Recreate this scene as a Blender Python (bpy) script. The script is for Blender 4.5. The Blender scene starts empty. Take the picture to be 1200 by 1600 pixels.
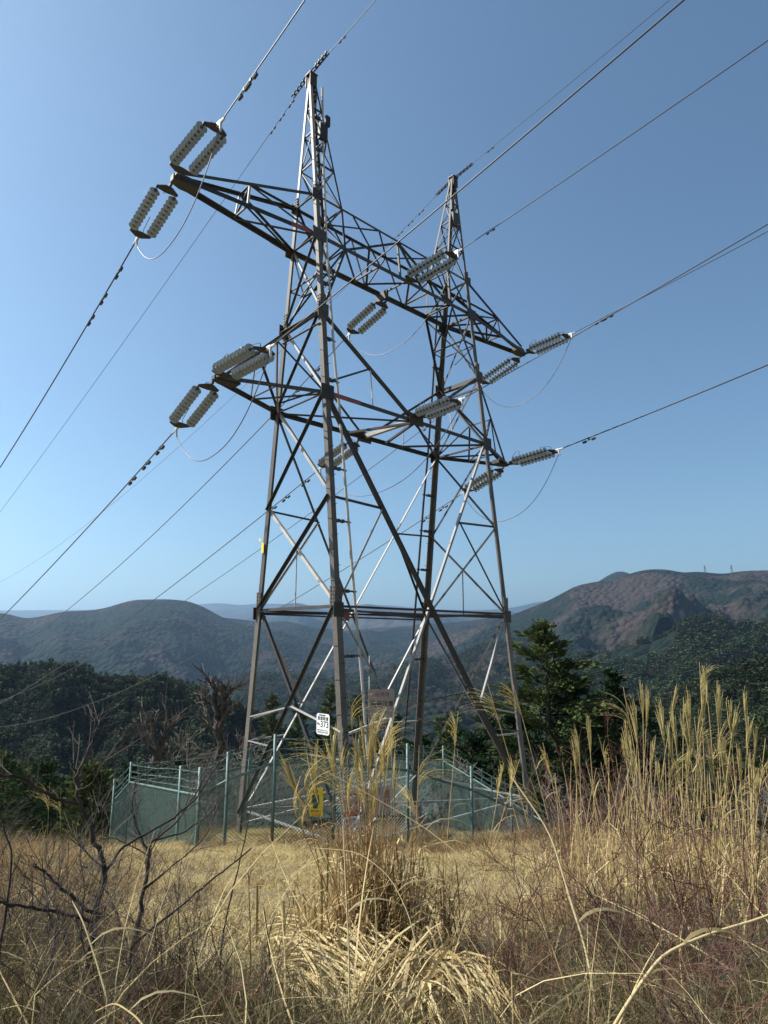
import bpy, math, random
import numpy as np
from mathutils import Vector, Matrix, Euler
R = math.radians
rng = np.random.default_rng(7)
random.seed(7)
sc = bpy.context.scene
C = bpy.context.collection

# ---------------------------------------------------------------- camera
EYE = np.array([-15.8966, -16.6910, 4.1329])
YAW, PITCH, ROLL, FPX = R(46.867), R(11.137), R(0.0819), 1020.55      # focal length in pixels of a 1600 px tall frame
fw = np.array([math.cos(YAW)*math.cos(PITCH), math.sin(YAW)*math.cos(PITCH), math.sin(PITCH)])
rt = np.array([math.sin(YAW), -math.cos(YAW), 0.0]); up = np.cross(rt, fw)
r2 = rt*math.cos(ROLL)+up*math.sin(ROLL); u2 = -rt*math.sin(ROLL)+up*math.cos(ROLL)
cam = bpy.data.cameras.new('camera'); co = bpy.data.objects.new('camera', cam); C.objects.link(co)
m = Matrix(((r2[0], u2[0], -fw[0], EYE[0]), (r2[1], u2[1], -fw[1], EYE[1]), (r2[2], u2[2], -fw[2], EYE[2]), (0, 0, 0, 1)))
co.matrix_world = m
cam.sensor_fit = 'VERTICAL'; cam.sensor_height = 24; cam.lens = 24*FPX/1600
cam.clip_start = 0.05; cam.clip_end = 90000
sc.camera = co

# ---------------------------------------------------------------- sky and sun
SUN_AZ, SUN_EL = R(128), R(43)
w = bpy.data.worlds.new('World'); sc.world = w; w.use_nodes = True
nt = w.node_tree; bg = nt.nodes['Background']
sky = nt.nodes.new('ShaderNodeTexSky'); sky.sky_type = 'NISHITA'; sky.sun_disc = False
sky.sun_elevation = SUN_EL; sky.sun_rotation = math.pi/2-SUN_AZ
sky.altitude = 900; sky.air_density = 1.0; sky.dust_density = 1.7; sky.ozone_density = 0.35
wb = nt.nodes.new('ShaderNodeMix'); wb.data_type = 'RGBA'; wb.blend_type = 'MULTIPLY'; wb.inputs[0].default_value = 1; wb.inputs[7].default_value = (0.80, 0.97, 1.0, 1)   # the camera's white balance
nt.links.new(sky.outputs[0], wb.inputs[6]); nt.links.new(wb.outputs[2], bg.inputs[0]); bg.inputs[1].default_value = 0.079
sl = bpy.data.lights.new('sun', 'SUN'); sl.energy = 5.0; sl.angle = R(0.53); sl.color = (1, 0.95, 0.87)
so = bpy.data.objects.new('sun', sl); C.objects.link(so)
SUNV = Vector((math.cos(SUN_EL)*math.cos(SUN_AZ), math.cos(SUN_EL)*math.sin(SUN_AZ), math.sin(SUN_EL)))
so.rotation_euler = SUNV.to_track_quat('Z', 'Y').to_euler(); so.location = (0, 0, 60)
sc.view_settings.view_transform = 'Standard'; sc.view_settings.look = 'None'
sc.view_settings.gamma = 1; sc.view_settings.use_curve_mapping = False
sc.view_settings.exposure = 0.92
sc.render.engine = 'CYCLES'
sc.cycles.volume_bounces = 0; sc.cycles.max_bounces = 6; sc.cycles.transparent_max_bounces = 12

# ---------------------------------------------------------------- helpers
def ray(u, v):
    d = fw+r2*(u-600)/FPX-u2*(v-800)/FPX
    return d/np.linalg.norm(d)
def at(u, v, dist):                                   # point seen at photo pixel (u, v), dist metres away horizontally
    r = ray(u, v); return EYE+r*dist/math.hypot(r[0], r[1])
def onx(u, v, x):
    r = ray(u, v); return EYE+r*(x-EYE[0])/r[0]
FH = np.array([math.cos(YAW), math.sin(YAW)]); RH = np.array([math.sin(YAW), -math.cos(YAW)])

def nodes_mat(name):
    mt = bpy.data.materials.new(name); mt.use_nodes = True
    t = mt.node_tree; b = t.nodes['Principled BSDF']
    return mt, t, b
def ramp(t, fac, stops):
    n = t.nodes.new('ShaderNodeValToRGB'); e = n.color_ramp.elements
    while len(e) < len(stops): e.new(0.5)
    for k, (p, c) in enumerate(stops):
        e[k].position = p; e[k].color = (*c, 1)
    t.links.new(fac, n.inputs[0]); return n.outputs[0]
def noise(t, scale, detail=4, rough=0.55, vec=None, dim='Object'):
    n = t.nodes.new('ShaderNodeTexNoise'); n.inputs['Scale'].default_value = scale
    n.inputs['Detail'].default_value = detail; n.inputs['Roughness'].default_value = rough
    if vec is None:
        tc = t.nodes.new('ShaderNodeTexCoord'); vec = tc.outputs[dim]
    t.links.new(vec, n.inputs['Vector']); return n.outputs['Fac']
def mixc(t, fac, a, b, mode='MIX'):
    n = t.nodes.new('ShaderNodeMix'); n.data_type = 'RGBA'; n.blend_type = mode
    if isinstance(fac, (int, float)): n.inputs[0].default_value = fac
    else: t.links.new(fac, n.inputs[0])
    for k, x in ((6, a), (7, b)):
        if isinstance(x, tuple): n.inputs[k].default_value = (*x, 1)
        else: t.links.new(x, n.inputs[k])
    return n.outputs[2]
def bump(t, b, h, strength=0.3, dist=0.02):
    n = t.nodes.new('ShaderNodeBump'); n.inputs['Strength'].default_value = strength; n.inputs['Distance'].default_value = dist
    t.links.new(h, n.inputs['Height']); t.links.new(n.outputs[0], b.inputs['Normal'])
def simple(name, col, rough=0.6, metal=0.0, var=0.25, scale=6, spec=0.5, trans=0):
    mt, t, b = nodes_mat(name)
    n = noise(t, scale)
    lo = tuple(c*(1-var) for c in col); hi = tuple(min(1, c*(1+var)) for c in col)
    t.links.new(ramp(t, n, [(0.3, lo), (0.7, hi)]), b.inputs['Base Color'])
    b.inputs['Roughness'].default_value = rough; b.inputs['Metallic'].default_value = metal
    b.inputs['Specular IOR Level'].default_value = spec
    return mt
def plantmat(name, cols, spec=0.15, trans=0.25, scale=3.0, rough=0.75):
    """colour differs from leaf to leaf, stem to stem and plant to plant"""
    mt, t, b = nodes_mat(name)
    g = t.nodes.new('ShaderNodeNewGeometry'); oi = t.nodes.new('ShaderNodeObjectInfo')
    a = t.nodes.new('ShaderNodeMath'); a.operation = 'ADD'
    t.links.new(g.outputs['Random Per Island'], a.inputs[0])
    s = t.nodes.new('ShaderNodeMath'); s.operation = 'MULTIPLY'; s.inputs[1].default_value = 0.6
    t.links.new(oi.outputs['Random'], s.inputs[0]); t.links.new(s.outputs[0], a.inputs[1])
    d = t.nodes.new('ShaderNodeMath'); d.operation = 'DIVIDE'; d.inputs[1].default_value = 1.6
    t.links.new(a.outputs[0], d.inputs[0])
    k = len(cols)
    t.links.new(ramp(t, d.outputs[0], [(i/(k-1), c) for i, c in enumerate(cols)]), b.inputs['Base Color'])
    b.inputs['Roughness'].default_value = rough; b.inputs['Specular IOR Level'].default_value = spec
    if trans:
        tr = t.nodes.new('ShaderNodeBsdfTranslucent'); mx = t.nodes.new('ShaderNodeMixShader'); mx.inputs[0].default_value = trans
        t.links.new(t.nodes['Color Ramp'].outputs[0], tr.inputs[0])
        t.links.new(b.outputs[0], mx.inputs[1]); t.links.new(tr.outputs[0], mx.inputs[2])
        t.links.new(mx.outputs[0], t.nodes['Material Output'].inputs[0])
    return mt

class MB:
    """collects tubes, plates and lathes and links them as one mesh object"""
    def __init__(s): s.v = []; s.f = []; s.n = 0
    def add(s, verts, faces):
        o = s.n; s.v.extend([tuple(map(float, p)) for p in verts]); s.n += len(verts)
        s.f.extend([tuple(i+o for i in f) for f in faces])
    def box(s, c, sx, sy, sz, M=None):
        vs = [Vector((x*sx/2, y*sy/2, z*sz/2)) for x in (-1, 1) for y in (-1, 1) for z in (-1, 1)]
        if M is not None: vs = [M @ p for p in vs]
        s.add([p+Vector(c) for p in vs], [(0, 1, 3, 2), (4, 6, 7, 5), (0, 4, 5, 1), (2, 3, 7, 6), (0, 2, 6, 4), (1, 5, 7, 3)])
    def tube(s, pts, rad, sides=4, cap=False):
        pts = np.asarray(pts, float); n = len(pts)
        rad = np.full(n, rad) if np.isscalar(rad) else np.asarray(rad, float)
        t = np.gradient(pts, axis=0); t /= np.linalg.norm(t, axis=1)[:, None]+1e-12
        ref = np.array([0.31, 0.17, 0.94]) if abs(t[0][2]) < 0.9 else np.array([0.9, 0.35, 0.1])
        a = np.cross(t, ref); a /= np.linalg.norm(a, axis=1)[:, None]; b = np.cross(t, a)
        an = np.arange(sides)*2*math.pi/sides
        vs = (pts[:, None]+rad[:, None, None]*(a[:, None]*np.cos(an)[None, :, None]+b[:, None]*np.sin(an)[None, :, None])).reshape(-1, 3)
        fs = [(i*sides+k, i*sides+(k+1) % sides, (i+1)*sides+(k+1) % sides, (i+1)*sides+k) for i in range(n-1) for k in range(sides)]
        if cap: fs += [tuple(range(sides))[::-1], tuple((n-1)*sides+k for k in range(sides))]
        s.add(vs, fs)
    def strip(s, pts, wid, side):                       # a flat leaf blade along pts
        pts = np.asarray(pts, float); side = np.asarray(side, float)
        wid = np.asarray(wid, float)
        l = pts-side*wid[:, None]/2; r = pts+side*wid[:, None]/2; n = len(pts)
        vs = np.empty((2*n, 3)); vs[0::2] = l; vs[1::2] = r
        s.add(vs, [(2*i, 2*i+1, 2*i+3, 2*i+2) for i in range(n-1)])
    def lathe(s, prof, sides=12, M=None):               # prof of (x, r): axis along local x
        vs = []
        for x, r in prof:
            for k in range(sides):
                a = 2*math.pi*k/sides; p = Vector((x, r*math.cos(a), r*math.sin(a)))
                vs.append(M @ p if M is not None else p)
        s.add(vs, [(i*sides+k, i*sides+(k+1) % sides, (i+1)*sides+(k+1) % sides, (i+1)*sides+k) for i in range(len(prof)-1) for k in range(sides)])
    def ell(s, p, q, wd, th, n, upper=True, inward=True, off=0.0):   # angle iron from p to q lying in the face with outward normal n
        p = Vector(p); q = Vector(q); n = Vector(n); a = (q-p).normalized(); n = (n-a*n.dot(a)).normalized()
        e = a.cross(n).normalized()
        if (e.z < 0) == upper: e = -e                    # the corner sits on the e side
        mm = -n if inward else n
        sec = [(0, 0), (-wd, 0), (-wd, th), (-th, th), (-th, wd), (0, wd)]
        sh = e*(wd/2)+n*off
        vs = [p+sh+e*x+mm*y for x, y in sec]+[q+sh+e*x+mm*y for x, y in sec]
        s.add(vs, [(i, (i+1) % 6, 6+(i+1) % 6, 6+i) for i in range(6)]+[(0, 3, 2, 1), (0, 5, 4, 3), (6, 7, 8, 9), (6, 9, 10, 11)])
    def build(s, name, mat, parent=None, smooth=False, loc=None):
        me = bpy.data.meshes.new(name); me.from_pydata(s.v, [], s.f); me.materials.append(mat)
        if smooth: me.polygons.foreach_set('use_smooth', [True]*len(me.polygons))
        return link(name, me, parent, loc)
def link(name, me, parent=None, loc=None):
    o = bpy.data.objects.new(name, me); C.objects.link(o)
    if parent is not None: o.parent = parent
    if loc is not None: o.location = loc
    return o
def tag(o, label=None, cat=None, group=None, kind=None):
    if label: o['label'] = label
    if cat: o['category'] = cat
    if group: o['group'] = group
    if kind: o['kind'] = kind
    return o
def thing(name, label, cat, loc=(0, 0, 0), group=None):
    o = bpy.data.objects.new(name, None); C.objects.link(o); o.location = loc; o.empty_display_size = 0.1
    return tag(o, label, cat, group)
def big_mesh(name, V, Q, mat, smooth=True):              # numpy quads
    me = bpy.data.meshes.new(name); V = np.asarray(V, np.float32); Q = np.asarray(Q, np.int32)
    me.vertices.add(len(V)); me.vertices.foreach_set('co', V.ravel())
    me.loops.add(Q.size); me.loops.foreach_set('vertex_index', Q.ravel())
    me.polygons.add(len(Q)); me.polygons.foreach_set('loop_start', np.arange(len(Q), dtype=np.int32)*Q.shape[1])
    me.update(calc_edges=True); me.validate()
    if smooth: me.polygons.foreach_set('use_smooth', np.ones(len(me.polygons), bool))
    me.materials.append(mat); return me
def grid_quads(nu, nv):
    i = np.arange(nu*nv).reshape(nu, nv)
    return np.stack([i[:-1, :-1], i[1:, :-1], i[1:, 1:], i[:-1, 1:]], -1).reshape(-1, 4)

# value noise in numpy
def _hash(ix, iy, s):
    h = (ix.astype(np.int64)*374761393+iy.astype(np.int64)*668265263+s*2147483647) & 0xffffffff
    h = ((h ^ (h >> 13))*1274126177) & 0xffffffff
    return ((h ^ (h >> 16)) & 0xffff)/65535.0
def vnoise(x, y, s=0):
    ix = np.floor(x); iy = np.floor(y); fx = x-ix; fy = y-iy
    fx = fx*fx*fx*(fx*(fx*6-15)+10); fy = fy*fy*fy*(fy*(fy*6-15)+10)
    a = _hash(ix, iy, s); b = _hash(ix+1, iy, s); c = _hash(ix, iy+1, s); d = _hash(ix+1, iy+1, s)
    return a*(1-fx)*(1-fy)+b*fx*(1-fy)+c*(1-fx)*fy+d*fx*fy
def fbm(x, y, o=5, s=0, ridged=False):
    t = np.zeros_like(x, dtype=float); am = 1; tot = 0
    for k in range(o):
        n = vnoise(x*2**k+17*k, y*2**k-9*k, s+k)
        if ridged: n = 1-abs(2*n-1)
        t += am*n; tot += am; am *= 0.5
    return t/tot

# scatter: one object of instances, for what nobody could count
def scatter(name, pts, protos, scale, rot, label, cat):
    pts = np.asarray(pts, np.float32); n = len(pts)
    me = bpy.data.meshes.new(name); me.vertices.add(n); me.vertices.foreach_set('co', pts.ravel())
    at_ = me.attributes.new('sc', 'FLOAT', 'POINT'); at_.data.foreach_set('value', np.asarray(scale, np.float32))
    at_ = me.attributes.new('rot', 'FLOAT_VECTOR', 'POINT'); at_.data.foreach_set('vector', np.asarray(rot, np.float32).ravel())
    at_ = me.attributes.new('idx', 'INT', 'POINT'); at_.data.foreach_set('value', rng.integers(0, len(protos), n).astype(np.int32))
    o = link(name, me); tag(o, label, cat, None, 'stuff')
    col = bpy.data.collections.new(name+'_kinds')
    for k, pm in enumerate(protos):
        p = bpy.data.objects.new('%s_kind_%02d' % (name, k), pm); col.objects.link(p)
    ng = bpy.data.node_groups.new(name+'_scatter', 'GeometryNodeTree')
    ng.interface.new_socket('Geometry', in_out='INPUT', socket_type='NodeSocketGeometry')
    ng.interface.new_socket('Geometry', in_out='OUTPUT', socket_type='NodeSocketGeometry')
    gi = ng.nodes.new('NodeGroupInput'); go = ng.nodes.new('NodeGroupOutput')
    iop = ng.nodes.new('GeometryNodeInstanceOnPoints'); ci = ng.nodes.new('GeometryNodeCollectionInfo')
    ci.inputs['Collection'].default_value = col; ci.inputs['Separate Children'].default_value = True; ci.inputs['Reset Children'].default_value = True
    def named(nm, ty):
        a = ng.nodes.new('GeometryNodeInputNamedAttribute'); a.data_type = ty; a.inputs['Name'].default_value = nm
        return [x for x in a.outputs if x.enabled and x.name == 'Attribute'][0]
    ng.links.new(gi.outputs[0], iop.inputs['Points']); ng.links.new(ci.outputs[0], iop.inputs['Instance'])
    iop.inputs['Pick Instance'].default_value = True
    ng.links.new(named('idx', 'INT'), iop.inputs['Instance Index']); ng.links.new(named('rot', 'FLOAT_VECTOR'), iop.inputs['Rotation'])
    ng.links.new(named('sc', 'FLOAT'), iop.inputs['Scale']); ng.links.new(iop.outputs[0], go.inputs[0])
    md = o.modifiers.new('scatter', 'NODES'); md.node_group = ng
    return o

# ---------------------------------------------------------------- materials
def steel_mat(name, lo, hi, rust):
    mt, t, b = nodes_mat(name)
    tc = t.nodes.new('ShaderNodeTexCoord').outputs['Object']
    n1 = noise(t, 1.3, 5, 0.6, tc); n2 = noise(t, 14, 4, 0.7, tc); n3 = noise(t, 3.1, 6, 0.7, tc)
    c = ramp(t, n1, [(0.3, lo), (0.7, hi)])
    c = mixc(t, 0.35, c, ramp(t, n2, [(0.3, tuple(x*0.6 for x in lo)), (0.7, tuple(x*1.15 for x in hi))]))
    c = mixc(t, ramp(t, n3, [(0.62, (0, 0, 0)), (0.74, (rust,)*3)]), c, (0.16, 0.075, 0.045))
    oi = t.nodes.new('ShaderNodeObjectInfo')           # every bar has weathered a little differently
    c = mixc(t, 1.0, c, ramp(t, oi.outputs['Random'], [(0.0, (0.62, 0.62, 0.63)), (0.6, (1.0, 0.98, 0.95)), (1.0, (1.45, 1.40, 1.32))]), 'MULTIPLY')
    t.links.new(c, b.inputs['Base Color']); b.inputs['Roughness'].default_value = 0.6; b.inputs['Metallic'].default_value = 0.05; b.inputs['Specular IOR Level'].default_value = 0.35
    bump(t, b, n2, 0.15, 0.004)
    return mt
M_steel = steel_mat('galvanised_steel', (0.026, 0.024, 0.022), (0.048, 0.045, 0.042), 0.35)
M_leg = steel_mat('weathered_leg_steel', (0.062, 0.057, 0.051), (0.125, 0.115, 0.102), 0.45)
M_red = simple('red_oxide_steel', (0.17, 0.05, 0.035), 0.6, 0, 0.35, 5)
M_light = steel_mat('pale_sunlit_steel', (0.27, 0.265, 0.255), (0.38, 0.37, 0.36), 0.15)  # paler steel copy; sunlit bars carry their brightness in this colour
M_dark = simple('dark_fitting_iron', (0.035, 0.034, 0.036), 0.6, 0.0, 0.25, 6, 0.3)
M_bright = simple('bright_aluminium', (0.55, 0.55, 0.55), 0.4, 0.6, 0.15)
M_wire = simple('conductor_aluminium', (0.032, 0.032, 0.037), 0.55, 0.2, 0.2, 3)
M_jump = simple('jumper_aluminium', (0.08, 0.08, 0.085), 0.42, 0.5, 0.2, 3)
mt, t, b = nodes_mat('porcelain'); M_porc = mt
t.links.new(ramp(t, noise(t, 9), [(0.3, (0.20, 0.215, 0.205)), (0.7, (0.28, 0.30, 0.29))]), b.inputs['Base Color'])
b.inputs['Roughness'].default_value = 0.09; b.inputs['Specular IOR Level'].default_value = 0.8
M_fence = simple('green_fence_paint', (0.075, 0.135, 0.115), 0.5, 0, 0.2, 4)
M_mesh = simple('green_mesh_wire', (0.065, 0.125, 0.112), 0.5, 0, 0.2, 4)
M_white = simple('white_sign_enamel', (0.72, 0.73, 0.72), 0.35, 0, 0.06, 5)
M_black = simple('black_sign_print', (0.02, 0.02, 0.02), 0.5)
M_tan = simple('faded_sign_board', (0.33, 0.27, 0.24), 0.6, 0, 0.12, 6)
M_faded = simple('faded_red_print', (0.27, 0.12, 0.11), 0.6)
M_yel = simple('yellow_sign_print', (0.72, 0.50, 0.03), 0.5, 0, 0.1, 8)
M_grey = simple('grey_sign_board', (0.36, 0.33, 0.31), 0.6, 0, 0.12, 6)
M_redp = simple('red_sign_print', (0.42, 0.05, 0.04), 0.55)
M_conc = simple('footing_concrete', (0.16, 0.16, 0.15), 0.9)

# ---------------------------------------------------------------- terrain near the pylon
def prof(d):
    return np.interp(d, [-60, -10, 0, 3.2, 5, 9, 13, 17, 20, 23, 27, 32, 45, 70, 120, 250, 600, 3000, 60000],
                     [9, 3.2, 2.55, 2.42, 1.98, 1.08, 0.22, -0.72, -1.45, -2.15, -3.1, -4.8, -11, -25, -52, -112, -215, -330, -330])
def ground_z(x, y):
    x = np.asarray(x, float); y = np.asarray(y, float)
    dx = x-EYE[0]; dy = y-EYE[1]; d = dx*FH[0]+dy*FH[1]; l = dx*RH[0]+dy*RH[1]
    z = prof(d)
    far = np.clip((d-9)/12, 0, 1)
    z = z-far*0.035*np.clip(-l-4.0, 0, 18)**1.6-far*0.03*np.clip(l-5.0, 0, 20)**1.5
    near = np.clip(1-d/60, 0, 1)
    z = z+near*(0.5*(fbm(x*0.22, y*0.22, 3, 3)-0.5)*np.clip(d/8, 0.3, 1)+0.22*(fbm(x*1.1, y*1.1, 3, 9)-0.5))
    return z
mt, t, b = nodes_mat('dry_turf'); M_ground = mt
tc = t.nodes.new('ShaderNodeTexCoord').outputs['Object']
c1 = ramp(t, noise(t, 0.45, 5, 0.6, tc), [(0.32, (0.17, 0.13, 0.06)), (0.5, (0.36, 0.295, 0.145)), (0.68, (0.45, 0.38, 0.20))])
c2 = ramp(t, noise(t, 22, 5, 0.7, tc), [(0.3, (0.075, 0.06, 0.035)), (0.7, (0.36, 0.29, 0.17))])
t.links.new(mixc(t, 0.5, c1, c2), b.inputs['Base Color']); b.inputs['Roughness'].default_value = 0.95; b.inputs['Specular IOR Level'].default_value = 0.1
bump(t, b, noise(t, 35, 5, 0.7, tc), 0.8, 0.05)
# the near hilltop and, beyond it, the valley floor out to the horizon: one polar sheet
rr = np.concatenate([np.linspace(0.0, 34, 110), np.geomspace(35.5, 21000, 66)])
aa = np.linspace(0, 2*math.pi, 241)
RRg, AAg = np.meshgrid(rr, aa, indexing='ij')
gx = EYE[0]+RRg*np.cos(AAg+YAW); gy = EYE[1]+RRg*np.sin(AAg+YAW)
ground = link('ground', big_mesh('ground', np.stack([gx, gy, ground_z(gx, gy)], -1).reshape(-1, 3), grid_quads(len(rr), len(aa)), M_ground))
tag(ground, kind='structure')

# ---------------------------------------------------------------- hills and mountains
def forest_mat(name, ever, bare, s_patch, s_tree, bias, bdist, snow=None, clear=(0.19, 0.14, 0.09)):
    mt, t, b = nodes_mat(name)
    tc = t.nodes.new('ShaderNodeTexCoord').outputs['Object']
    patch = noise(t, s_patch, 6, 0.62, tc); tree = noise(t, s_tree, 3, 0.6, tc); big = noise(t, s_patch*0.37, 4, 0.6, tc)
    ec = ramp(t, tree, [(0.3, tuple(x*0.55 for x in ever)), (0.7, tuple(x*1.35 for x in ever))])
    bc = ramp(t, tree, [(0.3, tuple(x*0.65 for x in bare)), (0.7, tuple(x*1.25 for x in bare))])
    c = mixc(t, ramp(t, patch, [(bias-0.05, (0, 0, 0)), (bias+0.05, (1, 1, 1))]), ec, bc)
    c = mixc(t, ramp(t, big, [(0.63, (0, 0, 0)), (0.69, (0.8, 0.8, 0.8))]), c, clear)
    if snow is not None:
        sep = t.nodes.new('ShaderNodeSeparateXYZ'); t.links.new(tc, sep.inputs[0])
        mr = t.nodes.new('ShaderNodeMapRange'); mr.inputs[1].default_value = snow[0]; mr.inputs[2].default_value = snow[1]
        t.links.new(sep.outputs[2], mr.inputs[0])
        ad = t.nodes.new('ShaderNodeMath'); ad.operation = 'MULTIPLY'; t.links.new(mr.outputs[0], ad.inputs[0])
        t.links.new(ramp(t, patch, [(0.42, (0, 0, 0)), (0.55, (1, 1, 1))]), ad.inputs[1])
        c = mixc(t, ad.outputs[0], c, (0.85, 0.87, 0.9))
    t.links.new(c, b.inputs['Base Color']); b.inputs['Roughness'].default_value = 0.95; b.inputs['Specular IOR Level'].default_value = 0.05
    vo = t.nodes.new('ShaderNodeTexVoronoi'); vo.inputs['Scale'].default_value = s_tree*0.9; t.links.new(tc, vo.inputs['Vector'])
    iv = t.nodes.new('ShaderNodeMath'); iv.operation = 'SUBTRACT'; iv.inputs[0].default_value = 1; t.links.new(vo.outputs['Distance'], iv.inputs[1])
    bump(t, b, iv.outputs[0], 1.0, bdist*1.3)
    return mt
class Ridge:
    """a ridge whose crest runs at distance dist; it falls away on both sides with spurs and gullies"""
    def __init__(s, name, sky_px, dist, front, back, slope_f, slope_b, mat, spur, amp, seed, nu=260, nv=80, bumpy=0.0, wob=0.08, pw=1.0, u0=-900, u1=2100):
        us = np.linspace(u0, u1, 600); px, py = zip(*sky_px)
        vs = np.interp(us, px, py)
        ker = np.hanning(9); ker /= ker.sum(); vs = np.convolve(np.pad(vs, 4, 'edge'), ker, 'valid')
        d = fw[None]+r2[None]*((us-600)/FPX)[:, None]-u2[None]*((vs-800)/FPX)[:, None]
        az = np.arctan2(d[:, 1], d[:, 0]); sl = d[:, 2]/np.hypot(d[:, 0], d[:, 1])
        o = np.argsort(az); s.az, s.sl = az[o], sl[o]
        s.dist, s.front, s.back, s.sf, s.sb, s.spur, s.amp, s.seed, s.wob, s.pw, s.bumpy = dist, front, back, slope_f, slope_b, spur, amp, seed, wob, pw, bumpy
        A = np.linspace(s.az[0], s.az[-1], nu)
        T = np.concatenate([-np.linspace(1, 0, int(nv*0.62))**1.15, np.linspace(0, 1, nv-int(nv*0.62)+1)[1:]])
        AA, TT = np.meshgrid(A, T, indexing='ij')
        Rc = s.Rc(AA); r = np.where(TT < 0, Rc+TT*front, Rc+TT*back)
        x = EYE[0]+r*np.cos(AA); y = EYE[1]+r*np.sin(AA)
        z = s.height(x, y)
        s.obj = link(name, big_mesh(name, np.stack([x, y, z], -1).reshape(-1, 3), grid_quads(nu, nv), mat)); tag(s.obj, kind='structure')
    def Rc(s, A):
        return s.dist*(1+s.wob*(fbm(A*9+s.seed, A*0+s.seed, 3, s.seed)-0.5)*2)
    def height(s, x, y):
        A = np.arctan2(y-EYE[1], x-EYE[0]); r = np.hypot(x-EYE[0], y-EYE[1]); Rc = s.Rc(A)
        zc = EYE[2]+np.interp(A, s.az, s.sl)*Rc
        q = r-Rc; drop = np.where(q < 0, s.sf*(-q), s.sb*q)
        lim = np.where(q < 0, s.front*s.sf, s.back*s.sb)
        drop = lim*(np.clip(drop/lim, 0, 1)**s.pw)
        n = fbm(x/s.spur+s.seed*3.1, y/s.spur, 5, s.seed, True)-0.62
        n2 = fbm(x/s.spur*3.3, y/s.spur*3.3, 4, s.seed+5, True)-0.6
        z = zc-drop+np.minimum(drop*0.9, s.amp)*(n*1.5+0.35*n2)
        if s.bumpy: z = z+s.bumpy*(fbm(x/9, y/9, 3, 4)-0.5)
        return z
EV = (0.010, 0.017, 0.012); BR = (0.031, 0.024, 0.021)
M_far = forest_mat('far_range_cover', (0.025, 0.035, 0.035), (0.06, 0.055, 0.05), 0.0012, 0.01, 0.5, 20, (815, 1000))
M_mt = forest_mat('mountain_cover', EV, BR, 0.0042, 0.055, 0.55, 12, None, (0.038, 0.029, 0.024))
M_mt2 = forest_mat('brown_mountain_cover', EV, (0.042, 0.034, 0.029), 0.0032, 0.05, 0.50, 12, None, (0.056, 0.046, 0.038))
M_hill = forest_mat('forest_floor', (0.025, 0.035, 0.018), (0.075, 0.06, 0.04), 0.02, 0.18, 0.6, 4)
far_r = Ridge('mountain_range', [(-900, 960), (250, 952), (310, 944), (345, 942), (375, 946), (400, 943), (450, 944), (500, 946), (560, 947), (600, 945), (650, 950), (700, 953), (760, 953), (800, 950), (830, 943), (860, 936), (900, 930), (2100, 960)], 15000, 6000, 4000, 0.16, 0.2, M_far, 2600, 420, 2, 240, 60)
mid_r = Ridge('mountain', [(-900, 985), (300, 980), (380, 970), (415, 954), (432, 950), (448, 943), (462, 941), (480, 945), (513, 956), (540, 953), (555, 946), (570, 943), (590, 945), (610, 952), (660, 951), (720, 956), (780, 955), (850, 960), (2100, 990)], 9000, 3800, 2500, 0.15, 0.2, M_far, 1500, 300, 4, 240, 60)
ctr_r = Ridge('mountain', [(-900, 1010), (250, 990), (340, 964), (380, 968), (418, 973), (444, 970), (470, 975), (492, 982), (515, 982), (548, 990), (574, 984), (591, 988), (617, 981), (640, 982), (658, 984), (700, 975), (745, 968), (800, 962), (850, 975), (2100, 1040)], 4300, 2100, 1400, 0.2, 0.25, M_mt, 620, 240, 6, 340, 110)
lf_r = Ridge('mountain', [(-900, 990), (-200, 968), (0, 957), (20, 961), (40, 967), (65, 963), (100, 955), (140, 954), (165, 950), (190, 942), (210, 937), (260, 936), (295, 939), (320, 949), (350, 966), (380, 976), (425, 983), (500, 1004), (600, 1025), (2100, 1090)], 3400, 1700, 1300, 0.24, 0.25, M_mt, 560, 270, 8, 360, 120)
knob = Ridge('mountain', [(-900, 1100), (860, 960), (930, 912), (948, 900), (965, 891), (978, 893), (995, 902), (1040, 915), (2100, 1000)], 5200, 1900, 1200, 0.25, 0.3, M_mt, 500, 120, 10, 260, 60)
rt_r = Ridge('mountain', [(-900, 1120), (640, 1015), (760, 972), (800, 961), (835, 947), (860, 937), (880, 926), (900, 915), (925, 910), (945, 907), (965, 903), (985, 896), (1003, 891), (1022, 889), (1045, 890), (1065, 895), (1090, 893), (1130, 897), (1160, 892), (1200, 891), (1500, 900), (2100, 960)], 3100, 1500, 1300, 0.25, 0.28, M_mt2, 480, 265, 12, 380, 130)
sp_r = Ridge('hill', [(-900, 1125), (300, 1090), (380, 1057), (450, 1055), (520, 1063), (560, 1054), (620, 1042), (700, 1028), (760, 1009), (820, 995), (880, 1005), (960, 1025), (1100, 1045), (2100, 1085)], 1900, 800, 600, 0.28, 0.3, M_mt, 330, 90, 14, 300, 90)
md_r = Ridge('hill', [(-900, 1208), (740, 1093), (860, 1043), (900, 1033), (950, 1018), (990, 1008), (1025, 1002), (1050, 988), (1075, 976), (1092, 970), (1110, 969), (1130, 975), (1150, 982), (1200, 976), (1400, 968), (2100, 1048)], 1250, 560, 420, 0.3, 0.3, M_mt, 240, 70, 16, 300, 90)
ng_r = Ridge('hill', [(-900, 1424), (860, 1214), (980, 1134), (1020, 1112), (1050, 1097), (1100, 1074), (1130, 1064), (1160, 1050), (1200, 1042), (1400, 1024), (2100, 1084)], 430, 250, 250, 0.40, 0.3, M_hill, 110, 22, 18, 200, 80)
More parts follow.
